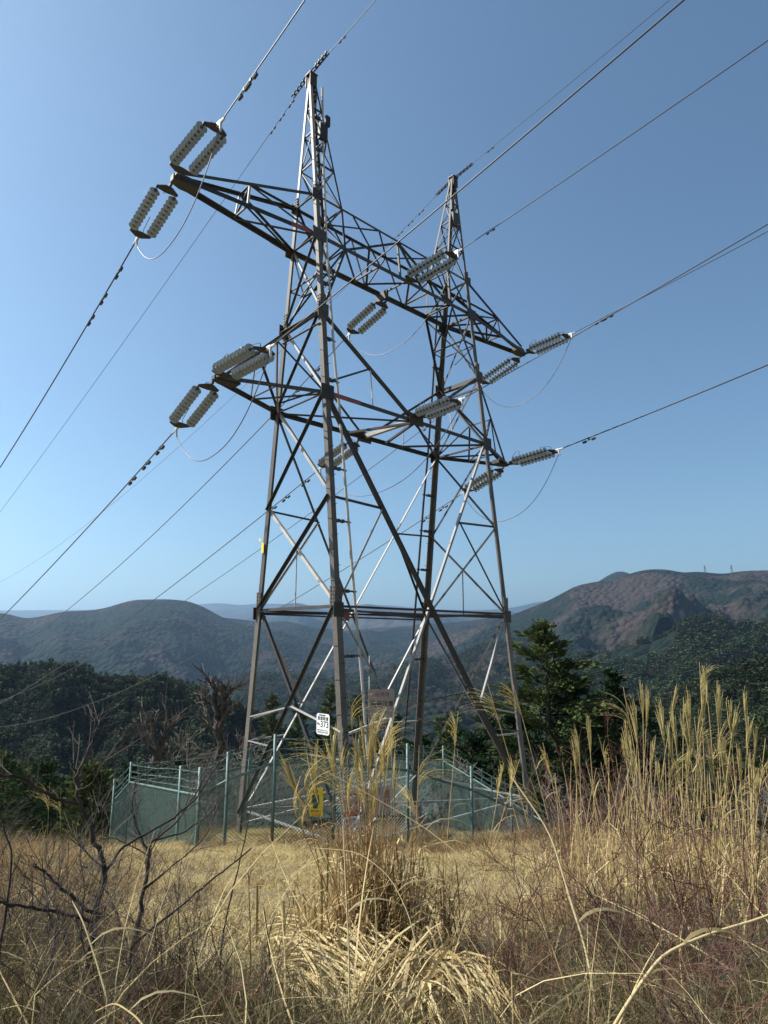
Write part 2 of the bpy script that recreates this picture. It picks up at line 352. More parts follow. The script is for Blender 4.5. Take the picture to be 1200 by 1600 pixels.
lh_r = Ridge('hill', [(-900, 1066), (0, 1059), (50, 1056), (90, 1053), (115, 1052), (135, 1060), (155, 1071), (175, 1074), (210, 1073), (250, 1071), (280, 1079), (310, 1089), (340, 1101), (375, 1119), (425, 1144), (560, 1201), (700, 1256), (2100, 1526)], 430, 240, 260, 0.42, 0.3, M_hill, 110, 20, 20, 220, 90)

# ---------------------------------------------------------------- the pylon
hy = lambda z: 2.530-0.10322*z
ZB, ZBELT, ZN, Z2, ZK, Z4, Z5, ZP = -1.54, 5.10, 8.40, 11.75, 14.64, 17.53, 19.15, 24.40
XT4, XT2 = 8.793, 7.110                      # crossarm tips
pylon = thing('pylon', 'tall grey two-peaked lattice steel pylon inside the green fence', 'pylon', (0, 0, ZB))
POFF = Vector((0, 0, -ZB))
jit = [0]
def N(sx, sy, z): return Vector((sx*4.0, sy*hy(z), z))
def member(name, p, q, wd, n, upper=True, inward=True, off=0.0, mat=None, th=None):
    jit[0] = (jit[0]+1) % 7; wd *= 0.68
    mb = MB(); mb.ell(Vector(p)+POFF, Vector(q)+POFF, wd, th or max(0.012, wd*0.09), n, upper, inward, off+jit[0]*0.0017)
    return mb.build(name, mat or M_steel, pylon)
def plate(name, c, n, wx, wz, mat=None, th=0.02, off=0.0, roll=0.0):
    n = Vector(n).normalized(); q = n.to_track_quat('Y', 'Z').to_matrix() @ Matrix.Rotation(roll, 3, 'Y')
    mb = MB(); mb.box(Vector(c)+POFF+n*off, wx, th, wz, q); return mb.build(name, mat or M_steel, pylon)
LEFT, RIGHT, FRONT, BACK, DOWN, UP = (-1, 0, 0), (1, 0, 0), (0, -1, 0), (0, 1, 0), (0, 0, -1), (0, 0, 1)
sidey = {-1: FRONT, 1: BACK}; sidex = {-1: LEFT, 1: RIGHT}

def leg_piece(sx, sy, z0, z1, wd, mat):
    p = N(sx, sy, z0)+POFF; q = N(sx, sy, z1)+POFF
    wd *= 0.78; th = wd*0.12; mb = MB(); dx = Vector((-sx, 0, 0)); dy = Vector((0, -sy, 0))
    sec = [(0, 0), (wd, 0), (wd, th), (th, th), (th, wd), (0, wd)]
    o = dx*(-wd*0.35)+dy*(-wd*0.35)
    vs = [p+o+dx*a+dy*b for a, b in sec]+[q+o+dx*a+dy*b for a, b in sec]
    mb.add(vs, [(i, (i+1) % 6, 6+(i+1) % 6, 6+i) for i in range(6)]+[(0, 3, 2, 1), (0, 5, 4, 3), (6, 7, 8, 9), (6, 9, 10, 11)])
    return mb.build('leg', mat, pylon)
for sx in (-1, 1):
    for sy in (-1, 1):
        leg_piece(sx, sy, ZB-0.9, ZBELT+0.2, 0.27, M_leg)
        leg_piece(sx, sy, ZBELT+0.2, ZK, 0.24, M_leg)
        leg_piece(sx, sy, ZK, Z5+0.3, 0.20, M_leg)
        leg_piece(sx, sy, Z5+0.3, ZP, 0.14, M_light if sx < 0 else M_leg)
        # splice plates with bolt heads
        for zz, ww in ((ZBELT+0.28, 0.235), (ZK+0.3, 0.19), (Z5+0.1, 0.155)):
            mb = MB(); c = N(sx, sy, zz)+POFF
            mb.box(c+Vector((-sx*ww*0.15, sy*(ww*0.35+0.008), 0)), ww*1.02, 0.022, 0.62)
            mb.box(c+Vector((sx*(ww*0.35+0.008), -sy*ww*0.15, 0)), 0.022, ww*1.02, 0.62)
            for k in range(6):
                for e in (-0.25, 0.25):
                    mb.box(c+Vector((-sx*ww*0.15+e*ww, sy*(ww*0.35+0.03), -0.26+k*0.105)), 0.035, 0.025, 0.035)
                    mb.box(c+Vector((sx*(ww*0.35+0.03), -sy*ww*0.15+e*ww, -0.26+k*0.105)), 0.025, 0.035, 0.035)
            mb.build('splice_plate', M_leg, pylon)
        # footing
        f = MB(); c = N(sx, sy, ZB-0.75)+POFF
        f.lathe([(-1.2, 0.0), (-1.2, 0.42), (-0.1, 0.30), (0.0, 0.26), (0.0, 0.0)], 10, Matrix.Translation(c) @ Matrix.Rotation(-math.pi/2, 4, 'Y'))
        f.build('footing', M_conc, pylon)
# step bolts on the near and the far leg
for sx, sy in ((-1, -1), (1, 1)):
    z = ZB+2.3; k = 0
    while z < ZP-1.2:
        c = N(sx, sy, z)+POFF; mb = MB()
        if k % 2: mb.tube([c+Vector((sx*0.04, sy*0.05, 0)), c+Vector((sx*0.04, sy*0.05, 0))+Vector((-sx*0.0+sx*0.16, 0, 0))], 0.012, 4, True)
        else: mb.tube([c+Vector((-sx*0.05, sy*0.05, 0)), c+Vector((-sx*0.05, sy*0.21, 0))], 0.012, 4, True)
        mb.build('step_bolt', M_dark, pylon); z += 0.46; k += 1

# --- side faces (legs A-B on the left portal, C-D on the right): X bracing in five panels
def xbrace(sx, z0, z1, wd, wd2=None):
    n = sidex[sx]
    # one brace outside, its flange shading it; the other inside
    member('brace', N(sx, -1, z1), N(sx, 1, z0), wd, n, True, False, 0.05)
    member('brace', N(sx, 1, z1), N(sx, -1, z0), wd2 or wd, n, True, True, -0.02, M_light if sx < 0 else M_steel)  # on the left portal, sunlight is put into this brace's colour
xbrace(-1, ZN, Z2, 0.13); xbrace(-1, ZBELT, ZN, 0.14); xbrace(-1, Z2, ZK, 0.11); xbrace(-1, ZK, Z4, 0.10)
xbrace(1, ZN, Z2, 0.13); xbrace(1, ZBELT, ZN, 0.13); xbrace(1, Z2, ZK, 0.12); xbrace(1, ZK, Z4, 0.11)
for sx in (-1, 1):
    n = sidex[sx]; X0 = Vector((sx*4.0, 0, 2.2))
    member('brace', N(sx, -1, ZBELT), N(sx, 1, ZB+0.25), 0.13, n, True, False, 0.05)
    member('brace', N(sx, 1, ZBELT), N(sx, -1, ZB+0.25), 0.13, n, True, True, -0.02, M_steel)
    # redundants of the bottom panel
    for sy in (-1, 1):
        lit = M_light if sx < 0 else M_steel  # left portal's struts are coloured as sunlit
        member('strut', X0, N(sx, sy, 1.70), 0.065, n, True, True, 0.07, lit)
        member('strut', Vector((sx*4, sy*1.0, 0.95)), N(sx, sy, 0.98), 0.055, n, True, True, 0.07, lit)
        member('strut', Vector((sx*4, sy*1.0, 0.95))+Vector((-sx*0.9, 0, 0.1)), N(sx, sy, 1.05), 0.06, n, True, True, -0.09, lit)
    # thin hanger from the crossing of the panel above the belt
    mb = MB(); zc = ZBELT+(ZN-ZBELT)*0.55; mb.tube([Vector((sx*4, 0, zc))+POFF, Vector((sx*4, 0, ZBELT))+POFF], 0.022, 5, True)
    mb.build('hanger', M_light if sx < 0 else M_dark, pylon)
    # horizontals
    for zz, wd in ((ZBELT, 0.14), (ZK, 0.26), (ZK-0.42, 0.11), (Z2, 0.10), (Z4, 0.12), (Z5, 0.10)):
        member('strut', N(sx, -1, zz), N(sx, 1, zz), wd, n, False, False, 0.03)
    member('strut', N(sx, -1, 16.1), N(sx, 1, 16.1), 0.07, n, False, True, 0)
    member('strut', Vector((sx*4, -hy(16.1), 16.1)), Vector((sx*4, 0.2, 15.6)), 0.06, n, False, True, 0.03)

# --- front and back faces: the big X, the V up to the waist, belt and redundants
for sy in (-1, 1):
    n = sidey[sy]
    lit = M_light  # sun on these bars is painted in through their colour
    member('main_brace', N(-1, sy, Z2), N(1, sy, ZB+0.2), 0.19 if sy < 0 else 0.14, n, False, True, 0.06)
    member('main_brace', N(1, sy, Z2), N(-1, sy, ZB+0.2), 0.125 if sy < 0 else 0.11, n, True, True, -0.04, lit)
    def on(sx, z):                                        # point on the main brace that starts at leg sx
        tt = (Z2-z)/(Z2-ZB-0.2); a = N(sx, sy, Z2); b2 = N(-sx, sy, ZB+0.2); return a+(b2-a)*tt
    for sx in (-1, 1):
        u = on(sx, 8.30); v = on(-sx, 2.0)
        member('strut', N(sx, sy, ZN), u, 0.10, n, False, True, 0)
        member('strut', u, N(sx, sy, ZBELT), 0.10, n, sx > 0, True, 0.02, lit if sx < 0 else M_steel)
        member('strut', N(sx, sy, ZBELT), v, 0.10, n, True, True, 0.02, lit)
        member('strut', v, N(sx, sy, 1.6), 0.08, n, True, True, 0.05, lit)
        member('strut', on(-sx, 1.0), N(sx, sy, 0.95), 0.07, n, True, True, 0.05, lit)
        # V from the waist to the middle of the lower crossarm
        mid = Vector((-0.25*0, sy*hy(Z2), Z2))
        member('main_brace', N(sx, sy, ZK), mid, 0.15, n, sx > 0, True, 0.03, None if not (sx < 0 and sy < 0) else M_steel)
        h = N(sx, sy, ZK).lerp(mid, 0.50)
        mb = MB(); mb.tube([h+POFF, Vector((h.x, sy*hy(Z2), Z2))+POFF], 0.022, 5, True); mb.build('hanger', M_light, pylon)
        member('strut', h, N(sx, sy, Z2+0.35), 0.09, n, False, True, 0.0)
    member('strut', N(-1, sy, ZBELT), N(1, sy, ZBELT), 0.10, n, False, False, 0.02)
    member('strut', N(-1, sy, ZBELT-0.12), N(1, sy, ZBELT-0.14), 0.08, n, False, True, -0.10)
# belt diaphragm and base frame
for sx in (-1, 1):
    member('strut', N(sx, -1, ZBELT-0.05), Vector((0, 0, ZBELT-0.05)), 0.09, DOWN, True, True, 0.05)
    member('strut', N(sx, 1, ZBELT-0.05), Vector((0, 0, ZBELT-0.05)), 0.09, DOWN, True, True, 0.06)
    plate('gusset_plate', N(sx, -1, ZBELT-0.1), FRONT, 0.36, 0.42, M_steel, 0.02, 0.10); plate('gusset_plate', N(sx, 1, ZBELT-0.1), BACK, 0.34, 0.40, M_steel, 0.02, 0.10)
mb = MB(); mb.box(Vector((-3.55, -1.7, ZBELT-0.25))+POFF, 0.35, 0.28, 0.3); mb.build('junction_box', M_red, pylon)
zb = -1.15
for (a, b2) in (((-1, -1), (1, -1)), ((-1, 1), (1, 1)), ((-1, -1), (-1, 1)), ((1, -1), (1, 1)), ((-1, 1), (1, -1)), ((-1, -1), (1, 1))):
    member('base_strut', N(*a, zb), N(*b2, zb), 0.08, FRONT if a[1] == b2[1] else LEFT, True, True, 0.0, M_light)
    if a[1] == b2[1]:
        member('base_strut', N(*a, zb-0.0).lerp(N(*b2, zb), 0.5)+Vector((0, 0.9*(-a[1]), 0)), N(*a, zb-0.45), 0.08, FRONT, True, True, 0, M_light)
# rods, marker and plates on the legs
def rail_pole(pts, brk, sx, sy):
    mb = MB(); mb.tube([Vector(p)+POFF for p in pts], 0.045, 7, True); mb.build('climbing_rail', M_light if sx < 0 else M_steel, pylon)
    P = np.array(pts)[::-1]
    for z in brk:
        q = Vector((np.interp(z, P[:, 2], P[:, 0]), np.interp(z, P[:, 2], P[:, 1]), z)); c = N(sx, sy, z)
        k = MB(); k.tube([c+POFF, q+POFF+(q-c).normalized()*0.08], 0.03, 5, True)
        for f in (0.35, 0.62): k.box(c.lerp(q, f)+POFF, 0.10, 0.10, 0.10)
        k.build('rail_bracket', M_dark, pylon)
rail_pole([(-3.47, -0.06, 24.15), (-3.58, -0.36, 20.9), (-3.64, -0.73, 17.4), (-3.60, -0.99, 14.9), (-3.57, -1.17, 13.2), (-3.48, -1.37, 11.3), (-3.37, -1.71, 7.9), (-3.28, -2.0, 5.1), (-3.19, -2.2, 3.2), (-3.10, -2.4, 0.9)],
          [22.6, 21.2, 18.2, 15.75, 13.7, 12.25, 9.3, 7.65, 5.55, 3.7, 1.6], -1, -1)
rail_pole([(3.62, 0.75, 18.6), (3.6, 1.08, 14.8), (3.55, 1.38, 11.75), (3.5, 1.6, 9.8), (3.42, 1.9, 6.7), (3.36, 2.15, 4.1), (3.2, 2.5, 0.4)],
          [17.3, 15.6, 13.9, 10.1, 8.6, 7.0, 5.4, 3.4], 1, 1)
o = plate('marker_plate', N(-1, 1, 7.15), LEFT, 0.13, 0.34, M_yel, 0.012, 0.11); tag(o, 'yellow marker plate on the left rear leg')
o = plate('marker_plate', N(-1, 1, 7.42)+Vector((0, 0.2, 0.02)), LEFT, 0.12, 0.10, M_yel, 0.012, 0.11)

# --- peaks: each a slim four-legged spire; the inner legs kink back to the waist
for sx in (-1, 1):
    xi4, xi5 = sx*2.80, sx*2.85
    for sy in (-1, 1):
        n = sidey[sy]
        K = N(sx, sy, ZK); I4 = Vector((xi4, sy*hy(Z4), Z4)); I5 = Vector((xi5, sy*hy(Z5), Z5)); TP = Vector((sx*3.86, sy*0.05, ZP))
        member('peak_leg', K, I4, 0.12, n, True, True, 0.02); member('peak_leg', I4, I5, 0.13, n, True, True, 0.0); member('peak_leg', I5, TP, 0.11, n, True, True, 0.0)
        # waist triangle bracing
        member('brace', N(sx, sy, Z4), K.lerp(I4, 0.52), 0.08, n, False, True, 0)
        member('strut', N(sx, sy, 16.1), K.lerp(I4, 0.52), 0.07, n, False, True, 0)
        member('brace', N(sx, sy, Z4), I5, 0.09, n, True, True, 0.01); member('brace', N(sx, sy, Z5), I4, 0.09, n, True, True, -0.03)
    for face in (-1, 1):                                  # inner cross faces
        member('strut', Vector((xi4, -hy(Z4), Z4)), Vector((xi4, hy(Z4), Z4)), 0.10, RIGHT, False, True, 0.0) if face < 0 else member('strut', Vector((xi5, -hy(Z5), Z5)), Vector((xi5, hy(Z5), Z5)), 0.10, RIGHT, False, True, 0)
    member('brace', Vector((xi4, -hy(Z4), Z4)), Vector((xi5, hy(Z5), Z5)), 0.08, RIGHT, True, True, 0.02)
    kk = lambda sy, f: N(sx, sy, ZK).lerp(Vector((xi4, sy*hy(Z4), Z4)), f)
    member('brace', kk(-1, 0.15), kk(1, 0.95), 0.07, RIGHT, True, True, 0.02); member('brace', kk(1, 0.15), kk(-1, 0.95), 0.07, RIGHT, True, True, -0.02)
    member('strut', kk(-1, 0.52), kk(1, 0.52), 0.07, RIGHT, True, True, 0.02)
    lev = [Z5, 20.6, 21.9, 22.95, 23.75]
    O = lambda sy, z: N(sx, sy, z)
    I = lambda sy, z: Vector((xi5, sy*hy(Z5), Z5)).lerp(Vector((sx*3.86, sy*0.05, ZP)), (z-Z5)/(ZP-Z5))
    for k, z in enumerate(lev):
        if k:
            wd = 0.075
            member('strut', O(-1, z), O(1, z), wd, sidex[sx], False, True, 0); member('strut', I(-1, z), I(1, z), wd, sidex[-sx], False, True, 0)
            for sy in (-1, 1): member('strut', O(sy, z), I(sy, z), wd, sidey[sy], False, True, 0)
        z2 = lev[k+1] if k+1 < len(lev) else ZP-0.1
        s = 1 if k % 2 else -1
        for sy in (-1, 1):
            member('brace', (O if s > 0 else I)(sy, z), (I if s > 0 else O)(sy, z2), 0.065, sidey[sy], True, True, 0.0)
            if k in (0, 1): member('brace', (I if s > 0 else O)(sy, z), (O if s > 0 else I)(sy, z2), 0.06, sidey[sy], True, True, -0.03)
        member('brace', O(s, z), O(-s, z2), 0.065, sidex[sx], True, True, 0.0); member('brace', I(s, z), I(-s, z2), 0.065, sidex[-sx], True, True, 0.0)
    plate('cap_plate', Vector((sx*3.93, 0, ZP)), UP, 0.34, 0.34, M_steel, 0.05)
    plate('cap_plate', Vector((sx*3.93, -0.13, ZP-0.25)), FRONT, 0.3, 0.5, M_steel, 0.03); plate('cap_plate', Vector((sx*3.93, 0.13, ZP-0.25)), BACK, 0.3, 0.5, M_light, 0.03)
    mb = MB(); mb.box(Vector((sx*3.6, -0.33, 22.0))+POFF, 0.34, 0.14, 0.62); mb.box(Vector((sx*3.42, -0.36, 22.55))+POFF, 0.18, 0.1, 0.4)
    mb.build('junction_box', M_steel, pylon)

# --- upper crossarm: a box beam between the peaks and a pointed arm on each side
for sy in (-1, 1):
    n = sidey[sy]; y4, y5 = sy*hy(Z4), sy*hy(Z5)
    member('chord', (-4, y4, Z4), (4, y4, Z4), 0.21, n, True, True, 0.03, None, 0.022)
    member('chord', (-4, y5, Z5), (4, y5, Z5), 0.12, n, True, True, 0.02)
    bot = [-2.8, -1.05, 1.05, 2.8]; top = [-2.0, 0.0, 2.0]
    def Bp(x): return Vector((x, y4, Z4))
    def Tp(x): return Vector((x, y5, Z5))
    if sy < 0:
        segs = [(Bp(-2.8), Tp(-2.85)), (Bp(-2.8), Tp(0)), (Tp(-0.05), Bp(-0.05)), (Tp(0), Bp(1.2)), (Bp(-1.05), Tp(-2.3)), (Tp(0), Bp(2.8)), (Tp(1.9), Bp(2.8))]
    else:
        segs = [(Bp(-2.8), Tp(-1.5)), (Tp(-1.5), Bp(-0.6)), (Bp(-0.6), Tp(0.3)), (Tp(0.3), Bp(1.4)), (Bp(1.4), Tp(2.85)), (Bp(-0.6), Tp(-0.6))]
    for k, (p, q) in enumerate(segs): member('brace', p, q, 0.10, n, k % 2 == 0, True, -0.02)
    for sx in (-1, 1):
        tip = Vector((sx*(XT4-0.12), sy*0.14, Z4)); tu = Vector((sx*(XT4-0.3), sy*0.14, Z4+0.22))
        member('chord', tip, (sx*4, y4, Z4), 0.21, n, True, True, 0.03, None, 0.022)
        if sx < 0: member('chord_splice', Vector(tip).lerp(Vector((-4, y4, Z4)), 0.78), (-4, y4, Z4), 0.215, n, True, True, 0.034+0.012, M_red, 0.022)
        member('chord', tu, (sx*4, y5, Z5), 0.15, n, True, True, 0.02)
        f = 0.46; bt = Vector(tip).lerp(Vector((sx*4, y4, Z4)), f); tt = Vector(tu).lerp(Vector((sx*4, y5, Z5)), f)
        member('hanger', bt, tt, 0.09, n, True, True, 0.0, M_light if sx < 0 else None)
        member('brace', tt, (sx*4, y4, Z4), 0.10, n, True, True, -0.03)
# transverse bracing of the upper crossarm
for sx in (-1, 1):
    P4 = lambda f, sy: Vector((sx*(XT4-0.12), sy*0.14, Z4)).lerp(Vector((sx*4, sy*hy(Z4), Z4)), f)
    P5 = lambda f, sy: Vector((sx*(XT4-0.3), sy*0.14, Z4+0.22)).lerp(Vector((sx*4, sy*hy(Z5), Z5)), f)
    member('strut', P4(0.46, -1), P4(0.46, 1), 0.08, DOWN, True, True, 0); member('strut', P5(0.46, -1), P5(0.46, 1), 0.08, UP, True, True, 0)
    member('brace', P4(0.46, -1), P5(0.46, 1), 0.07, RIGHT, True, True, 0); member('brace', P4(0.46, 1), P5(0.46, -1), 0.07, RIGHT, True, True, 0.03)
    member('brace', P4(0.46, 1), P4(1, -1), 0.11, DOWN, True, True, 0.03); member('brace', P4(0.46, -1), P4(1, 1), 0.11, DOWN, True, True, 0.06)
    member('brace', P5(0.46, -1), P5(1, 1), 0.09, UP, True, True, 0.03)
    mb = MB()                                             # tip: gusset box that carries the strings
    x0, x1 = sx*(XT4-0.75), sx*(XT4+0.06)
    sec0 = [(-0.21, 0.05), (0.21, 0.05), (0.21, 0.24), (-0.21, 0.24)]; sec1 = [(-0.10, -0.04), (0.10, -0.04), (0.10, 0.15), (-0.10, 0.15)]
    xm = sx*(XT4-0.25); secm = [(-0.19, -0.06), (0.19, -0.06), (0.19, 0.20), (-0.19, 0.20)]
    vs = [Vector((x0, a, Z4+b2-0.12))+POFF for a, b2 in sec0]+[Vector((xm, a, Z4+b2-0.06))+POFF for a, b2 in secm]+[Vector((x1, a, Z4+b2-0.06))+POFF for a, b2 in sec1]
    mb.add(vs, [(i, (i+1) % 4, 4+(i+1) % 4, 4+i) for i in range(4)]+[(4+i, 4+(i+1) % 4, 8+(i+1) % 4, 8+i) for i in range(4)]+[(0, 3, 2, 1), (8, 9, 10, 11)])
    mb.build('gusset_plate', M_steel, pylon)
for k, (xa, xb) in enumerate([(-2.8, -1.05), (-1.05, 0.35), (0.35, 1.6), (1.6, 2.8)]):
    y4, y5 = hy(Z4), hy(Z5); s = -1 if k % 2 else 1
    member('brace', (xa, -s*y4, Z4), (xb, s*y4, Z4), 0.11, DOWN, True, True, 0.03); member('brace', (xa, s*y5, Z5), (xb, -s*y5, Z5), 0.09, UP, True, True, 0.02)
    member('strut', (xb-0.15, -y4, Z4), (xb-0.15, y4, Z4), 0.09, DOWN, True, True, 0.0)
member('brace', (-4, -hy(Z4), Z4), (-2.8, hy(Z4), Z4), 0.09, DOWN, True, True, 0.02); member('brace', (4, -hy(Z4), Z4), (2.8, hy(Z4), Z4), 0.09, DOWN, True, True, 0.02)

# --- lower crossarm
for sy in (-1, 1):
    n = sidey[sy]; y2 = sy*hy(Z2)
    member('chord', (-4, y2, Z2), (4, y2, Z2), 0.20, n, True, True, 0.04, None, 0.02)
    if sy < 0: member('chord_splice', (-4, y2, Z2), (-2.6, y2, Z2), 0.205, n, True, True, 0.055, M_red, 0.02)
    for sx in (-1, 1):
        tip = Vector((sx*(XT2-0.12), sy*0.12, Z2))
        member('chord', tip, (sx*4, y2, Z2), 0.18, n, True, True, 0.04, None, 0.02)
        tu = Vector((sx*(XT2-0.25), sy*0.12, Z2+0.12)); Kp = N(sx, sy, ZK)
        member('tie', tu, Kp, 0.12, n, True, True, 0.02)
        mt_ = tu.lerp(Kp, 0.52); mc = tip.lerp(Vector((sx*4, y2, Z2)), 0.52)
        member('hanger', mt_, mc, 0.08, n, True, True, 0); member('brace', mt_, (sx*4, y2, Z2), 0.10, n, True, True, -0.02)
for sx in (-1, 1):
    y2 = hy(Z2)
    c0 = Vector((sx*(XT2-0.12), 0.12, Z2)).lerp(Vector((sx*4, y2, Z2)), 0.52); c1 = Vector((c0.x, -c0.y, Z2))
    member('strut', c0, c1, 0.08, DOWN, True, True, 0); member('brace', c1, (sx*4, y2, Z2), 0.09, DOWN, True, True, 0.03, M_light if sx < 0 else None); member('brace', c0, (sx*4, -y2, Z2), 0.09, DOWN, True, True, 0.05)
    t0 = Vector((sx*(XT2-0.25), 0.12, Z2+0.12)).lerp(N(sx, 1, ZK), 0.52); member('strut', t0, Vector((t0.x, -t0.y, t0.z)), 0.08, UP, True, True, 0)
    # plan bracing between the portals
    member('brace', (sx*4, y2, Z2), (0, -y2, Z2), 0.10, DOWN, True, True, 0.03); member('brace', (sx*4, -y2, Z2), (sx*1.6, y2, Z2), 0.10, DOWN, True, True, 0.05)
    member('brace', (0, -y2, Z2), (sx*1.0, y2, Z2), 0.12, DOWN, True, True, 0.07)
    mb = MB(); x0, xm, x1 = sx*(XT2-0.75), sx*(XT2-0.2), sx*(XT2+0.07)
    vs = [Vector((x, a*wq, Z2+b2))+POFF for x, wq, lo, hi in ((x0, 0.19, -0.06, 0.10), (xm, 0.17, -0.09, 0.11), (x1, 0.09, -0.06, 0.06)) for a, b2 in ((-1, lo), (1, lo), (1, hi), (-1, hi))]
    mb.add(vs, [(i, (i+1) % 4, 4+(i+1) % 4, 4+i) for i in range(4)]+[(4+i, 4+(i+1) % 4, 8+(i+1) % 4, 8+i) for i in range(4)]+[(0, 3, 2, 1), (8, 9, 10, 11)])
    mb.build('gusset_plate', M_steel, pylon)
member('strut', (0, -hy(Z2), Z2), (0, hy(Z2), Z2), 0.22, DOWN, True, True, 0.0, M_light)
for sy in (-1, 1):
    plate('gusset_plate', (0, sy*hy(Z2), Z2+0.05), sidey[sy], 0.7, 0.42, None, 0.02, 0.075)
    for sx in (-1, 1):
        plate('gusset_plate', N(sx, sy, ZK), sidey[sy], 0.42, 0.5, None, 0.02, 0.085); plate('gusset_plate', N(sx, sy, Z2), sidey[sy], 0.5, 0.5, None, 0.02, 0.09)
        plate('gusset_plate', N(sx, sy, Z4), sidey[sy], 0.55, 0.42, None, 0.02, 0.085); plate('gusset_plate', N(sx, sy, Z5), sidey[sy], 0.4, 0.35, None, 0.02, 0.07)

# ---------------------------------------------------------------- insulator strings
def disc_mesh():
    mb = MB()
    mb.lathe([(0.00, 0.0), (0.00, 0.048), (0.074, 0.052), (0.077, 0.085), (0.088, 0.135), (0.102, 0.166), (0.110, 0.166), (0.108, 0.14), (0.098, 0.12), (0.108, 0.09), (0.098, 0.045), (0.172, 0.022)], 14)
    me = bpy.data.meshes.new('disc'); me.from_pydata(mb.v, [], mb.f); me.materials.append(M_porc); me.materials.append(M_dark)
    for p in me.polygons:
        p.use_smooth = True
        if p.index < 28 or p.index >= 10*14: p.material_index = 1
    return me
DISC = disc_mesh()
def proto(fn, name, mat, smooth=False):
    mb = MB(); fn(mb); me = bpy.data.meshes.new(name); me.from_pydata(mb.v, [], mb.f); me.materials.append(mat)
    if smooth: me.polygons.foreach_set('use_smooth', [True]*len(me.polygons))
    return me
NDISC, PITCHD, SEP = 10, 0.168, 0.29
L0 = 0.42; L1 = L0+NDISC*PITCHD
def yoke(mb, x, s):
    pts = [(-0.34, 0.06), (-0.34, -0.02), (-0.10, -0.16), (0.10, -0.16), (0.34, -0.02), (0.34, 0.06), (0.0, 0.09)]
    vs = [Vector((x+s*dx, y, zz)) for zz in (-0.014, 0.014) for y, dx in pts]; k = len(pts)
    mb.add(vs, [tuple(range(k))[::-1], tuple(range(k, 2*k))]+[(i, (i+1) % k, k+(i+1) % k, k+i) for i in range(k)])
YK0 = proto(lambda mb: yoke(mb, L0-0.12, 1), 'yoke_plate', M_dark); YK1 = proto(lambda mb: yoke(mb, L1+0.12, -1), 'yoke_plate', M_dark)
def linkfn(mb):
    mb.tube([(0, 0, 0), (L0-0.24, 0, 0)], 0.022, 6, True); mb.box((0.06, 0, 0), 0.10, 0.07, 0.07); mb.box((0.17, 0, 0), 0.08, 0.05, 0.09)
LINK = proto(linkfn, 'shackle', M_dark)
def clampfn(mb):
    mb.box((L1+0.34, 0, 0), 0.16, 0.07, 0.10); mb.tube([(L1+0.28, 0, 0.0), (L1+0.60, 0, 0.0)], [0.05, 0.035], 7, True); mb.tube([(L1+0.40, 0, 0), (L1+0.42, 0, -0.28)], [0.04, 0.03], 6, True)
CLAMP = proto(clampfn, 'dead_end_clamp', M_bright)
def horn1(mb): mb.tube([(L0-0.12, -0.1, 0), (L0-0.10, -0.1, 0.22), (L0+0.06, -0.1, 0.40), (L0+0.24, -0.1, 0.44), (L0+0.30, -0.1, 0.38), (L0+0.22, -0.1, 0.27)], 0.011, 4)
def horn2(mb): mb.tube([(L1+0.12, -0.1, 0), (L1+0.10, -0.1, 0.18), (L1+0.02, -0.1, 0.22), (L1-0.22, -0.1, 0.27), (L1-0.40, -0.1, 0.30)], 0.012, 4)
H1 = proto(horn1, 'arcing_horn', M_dark); H2 = proto(horn2, 'arcing_horn', M_dark)
LTOT = L1+0.42
STRG = 'double insulator strings on the pylon crossarms'
def insulator(p, q, label):
    p = Vector(p); q = Vector(q); x = (q-p).normalized(); y = Vector((0, 0, 1)).cross(x).normalized(); z = x.cross(y)
    e = thing('insulator_string', label, 'insulator', p, STRG)
    e.rotation_euler = Matrix((x, y, z)).transposed().to_euler(); s = (q-p).length/LTOT; e.scale = (s, 1, 1)
    e.scale = (s, s**0.3, s**0.3)
    for nm, me in (('shackle', LINK), ('yoke_plate', YK0), ('yoke_plate', YK1), ('dead_end_clamp', CLAMP), ('arcing_horn', H1), ('arcing_horn', H2)): link(nm, me, e)
    for yy in (-SEP, SEP):
        mb_pts = link('pin', PIN, e, (0, yy, 0))
        for k in range(NDISC): link('disc', DISC, e, (L0+k*PITCHD, yy, 0))
    return e
PIN = proto(lambda mb: (mb.tube([(L0-0.08, 0, 0), (L0+0.02, 0, 0)], 0.02, 5, True), mb.tube([(L1-0.02, 0, 0), (L1+0.08, 0, 0)], 0.02, 5, True)), 'pin', M_dark)
STR = {  # phase: (near attach, near end, far attach, far end, words)
 'UL': ((-8.79, -0.13, 17.56), (-8.79, -2.74, 17.66), (-8.79, 0.13, 17.44), (-8.79, 2.54, 16.74), 'the left tip of the upper crossarm'),
 'UC': ((0.0, -0.88, 17.33), (0.0, -3.48, 17.40), (0.0, 0.75, 17.32), (0.0, 2.55, 16.42), 'the middle of the upper crossarm'),
 'UR': ((8.79, -0.12, 17.50), (8.79, -2.62, 17.62), (8.79, 0.13, 17.44), (8.79, 2.62, 16.73), 'the right tip of the upper crossarm'),
 'LL': ((-7.11, -0.10, 11.75), (-7.11, -2.95, 11.72), (-7.11, 0.10, 11.66), (-7.11, 2.42, 10.73), 'the left tip of the lower crossarm'),
 'LC': ((0.0, -1.28, 11.90), (0.0, -3.50, 11.98), (0.0, 1.75, 11.72), (0.0, 4.15, 11.08), 'the middle of the lower crossarm'),
 'LR': ((7.11, -0.10, 11.74), (7.11, -2.70, 11.88), (7.11, 0.10, 11.66), (7.11, 2.45, 10.90), 'the right tip of the lower crossarm')}
STR['UC'] = ((0.0, -0.88, 17.33), (0.0, -3.48, 17.40), (-0.0, 0.15, 17.0), (0.0, 2.42, 16.40), STR['UC'][4])
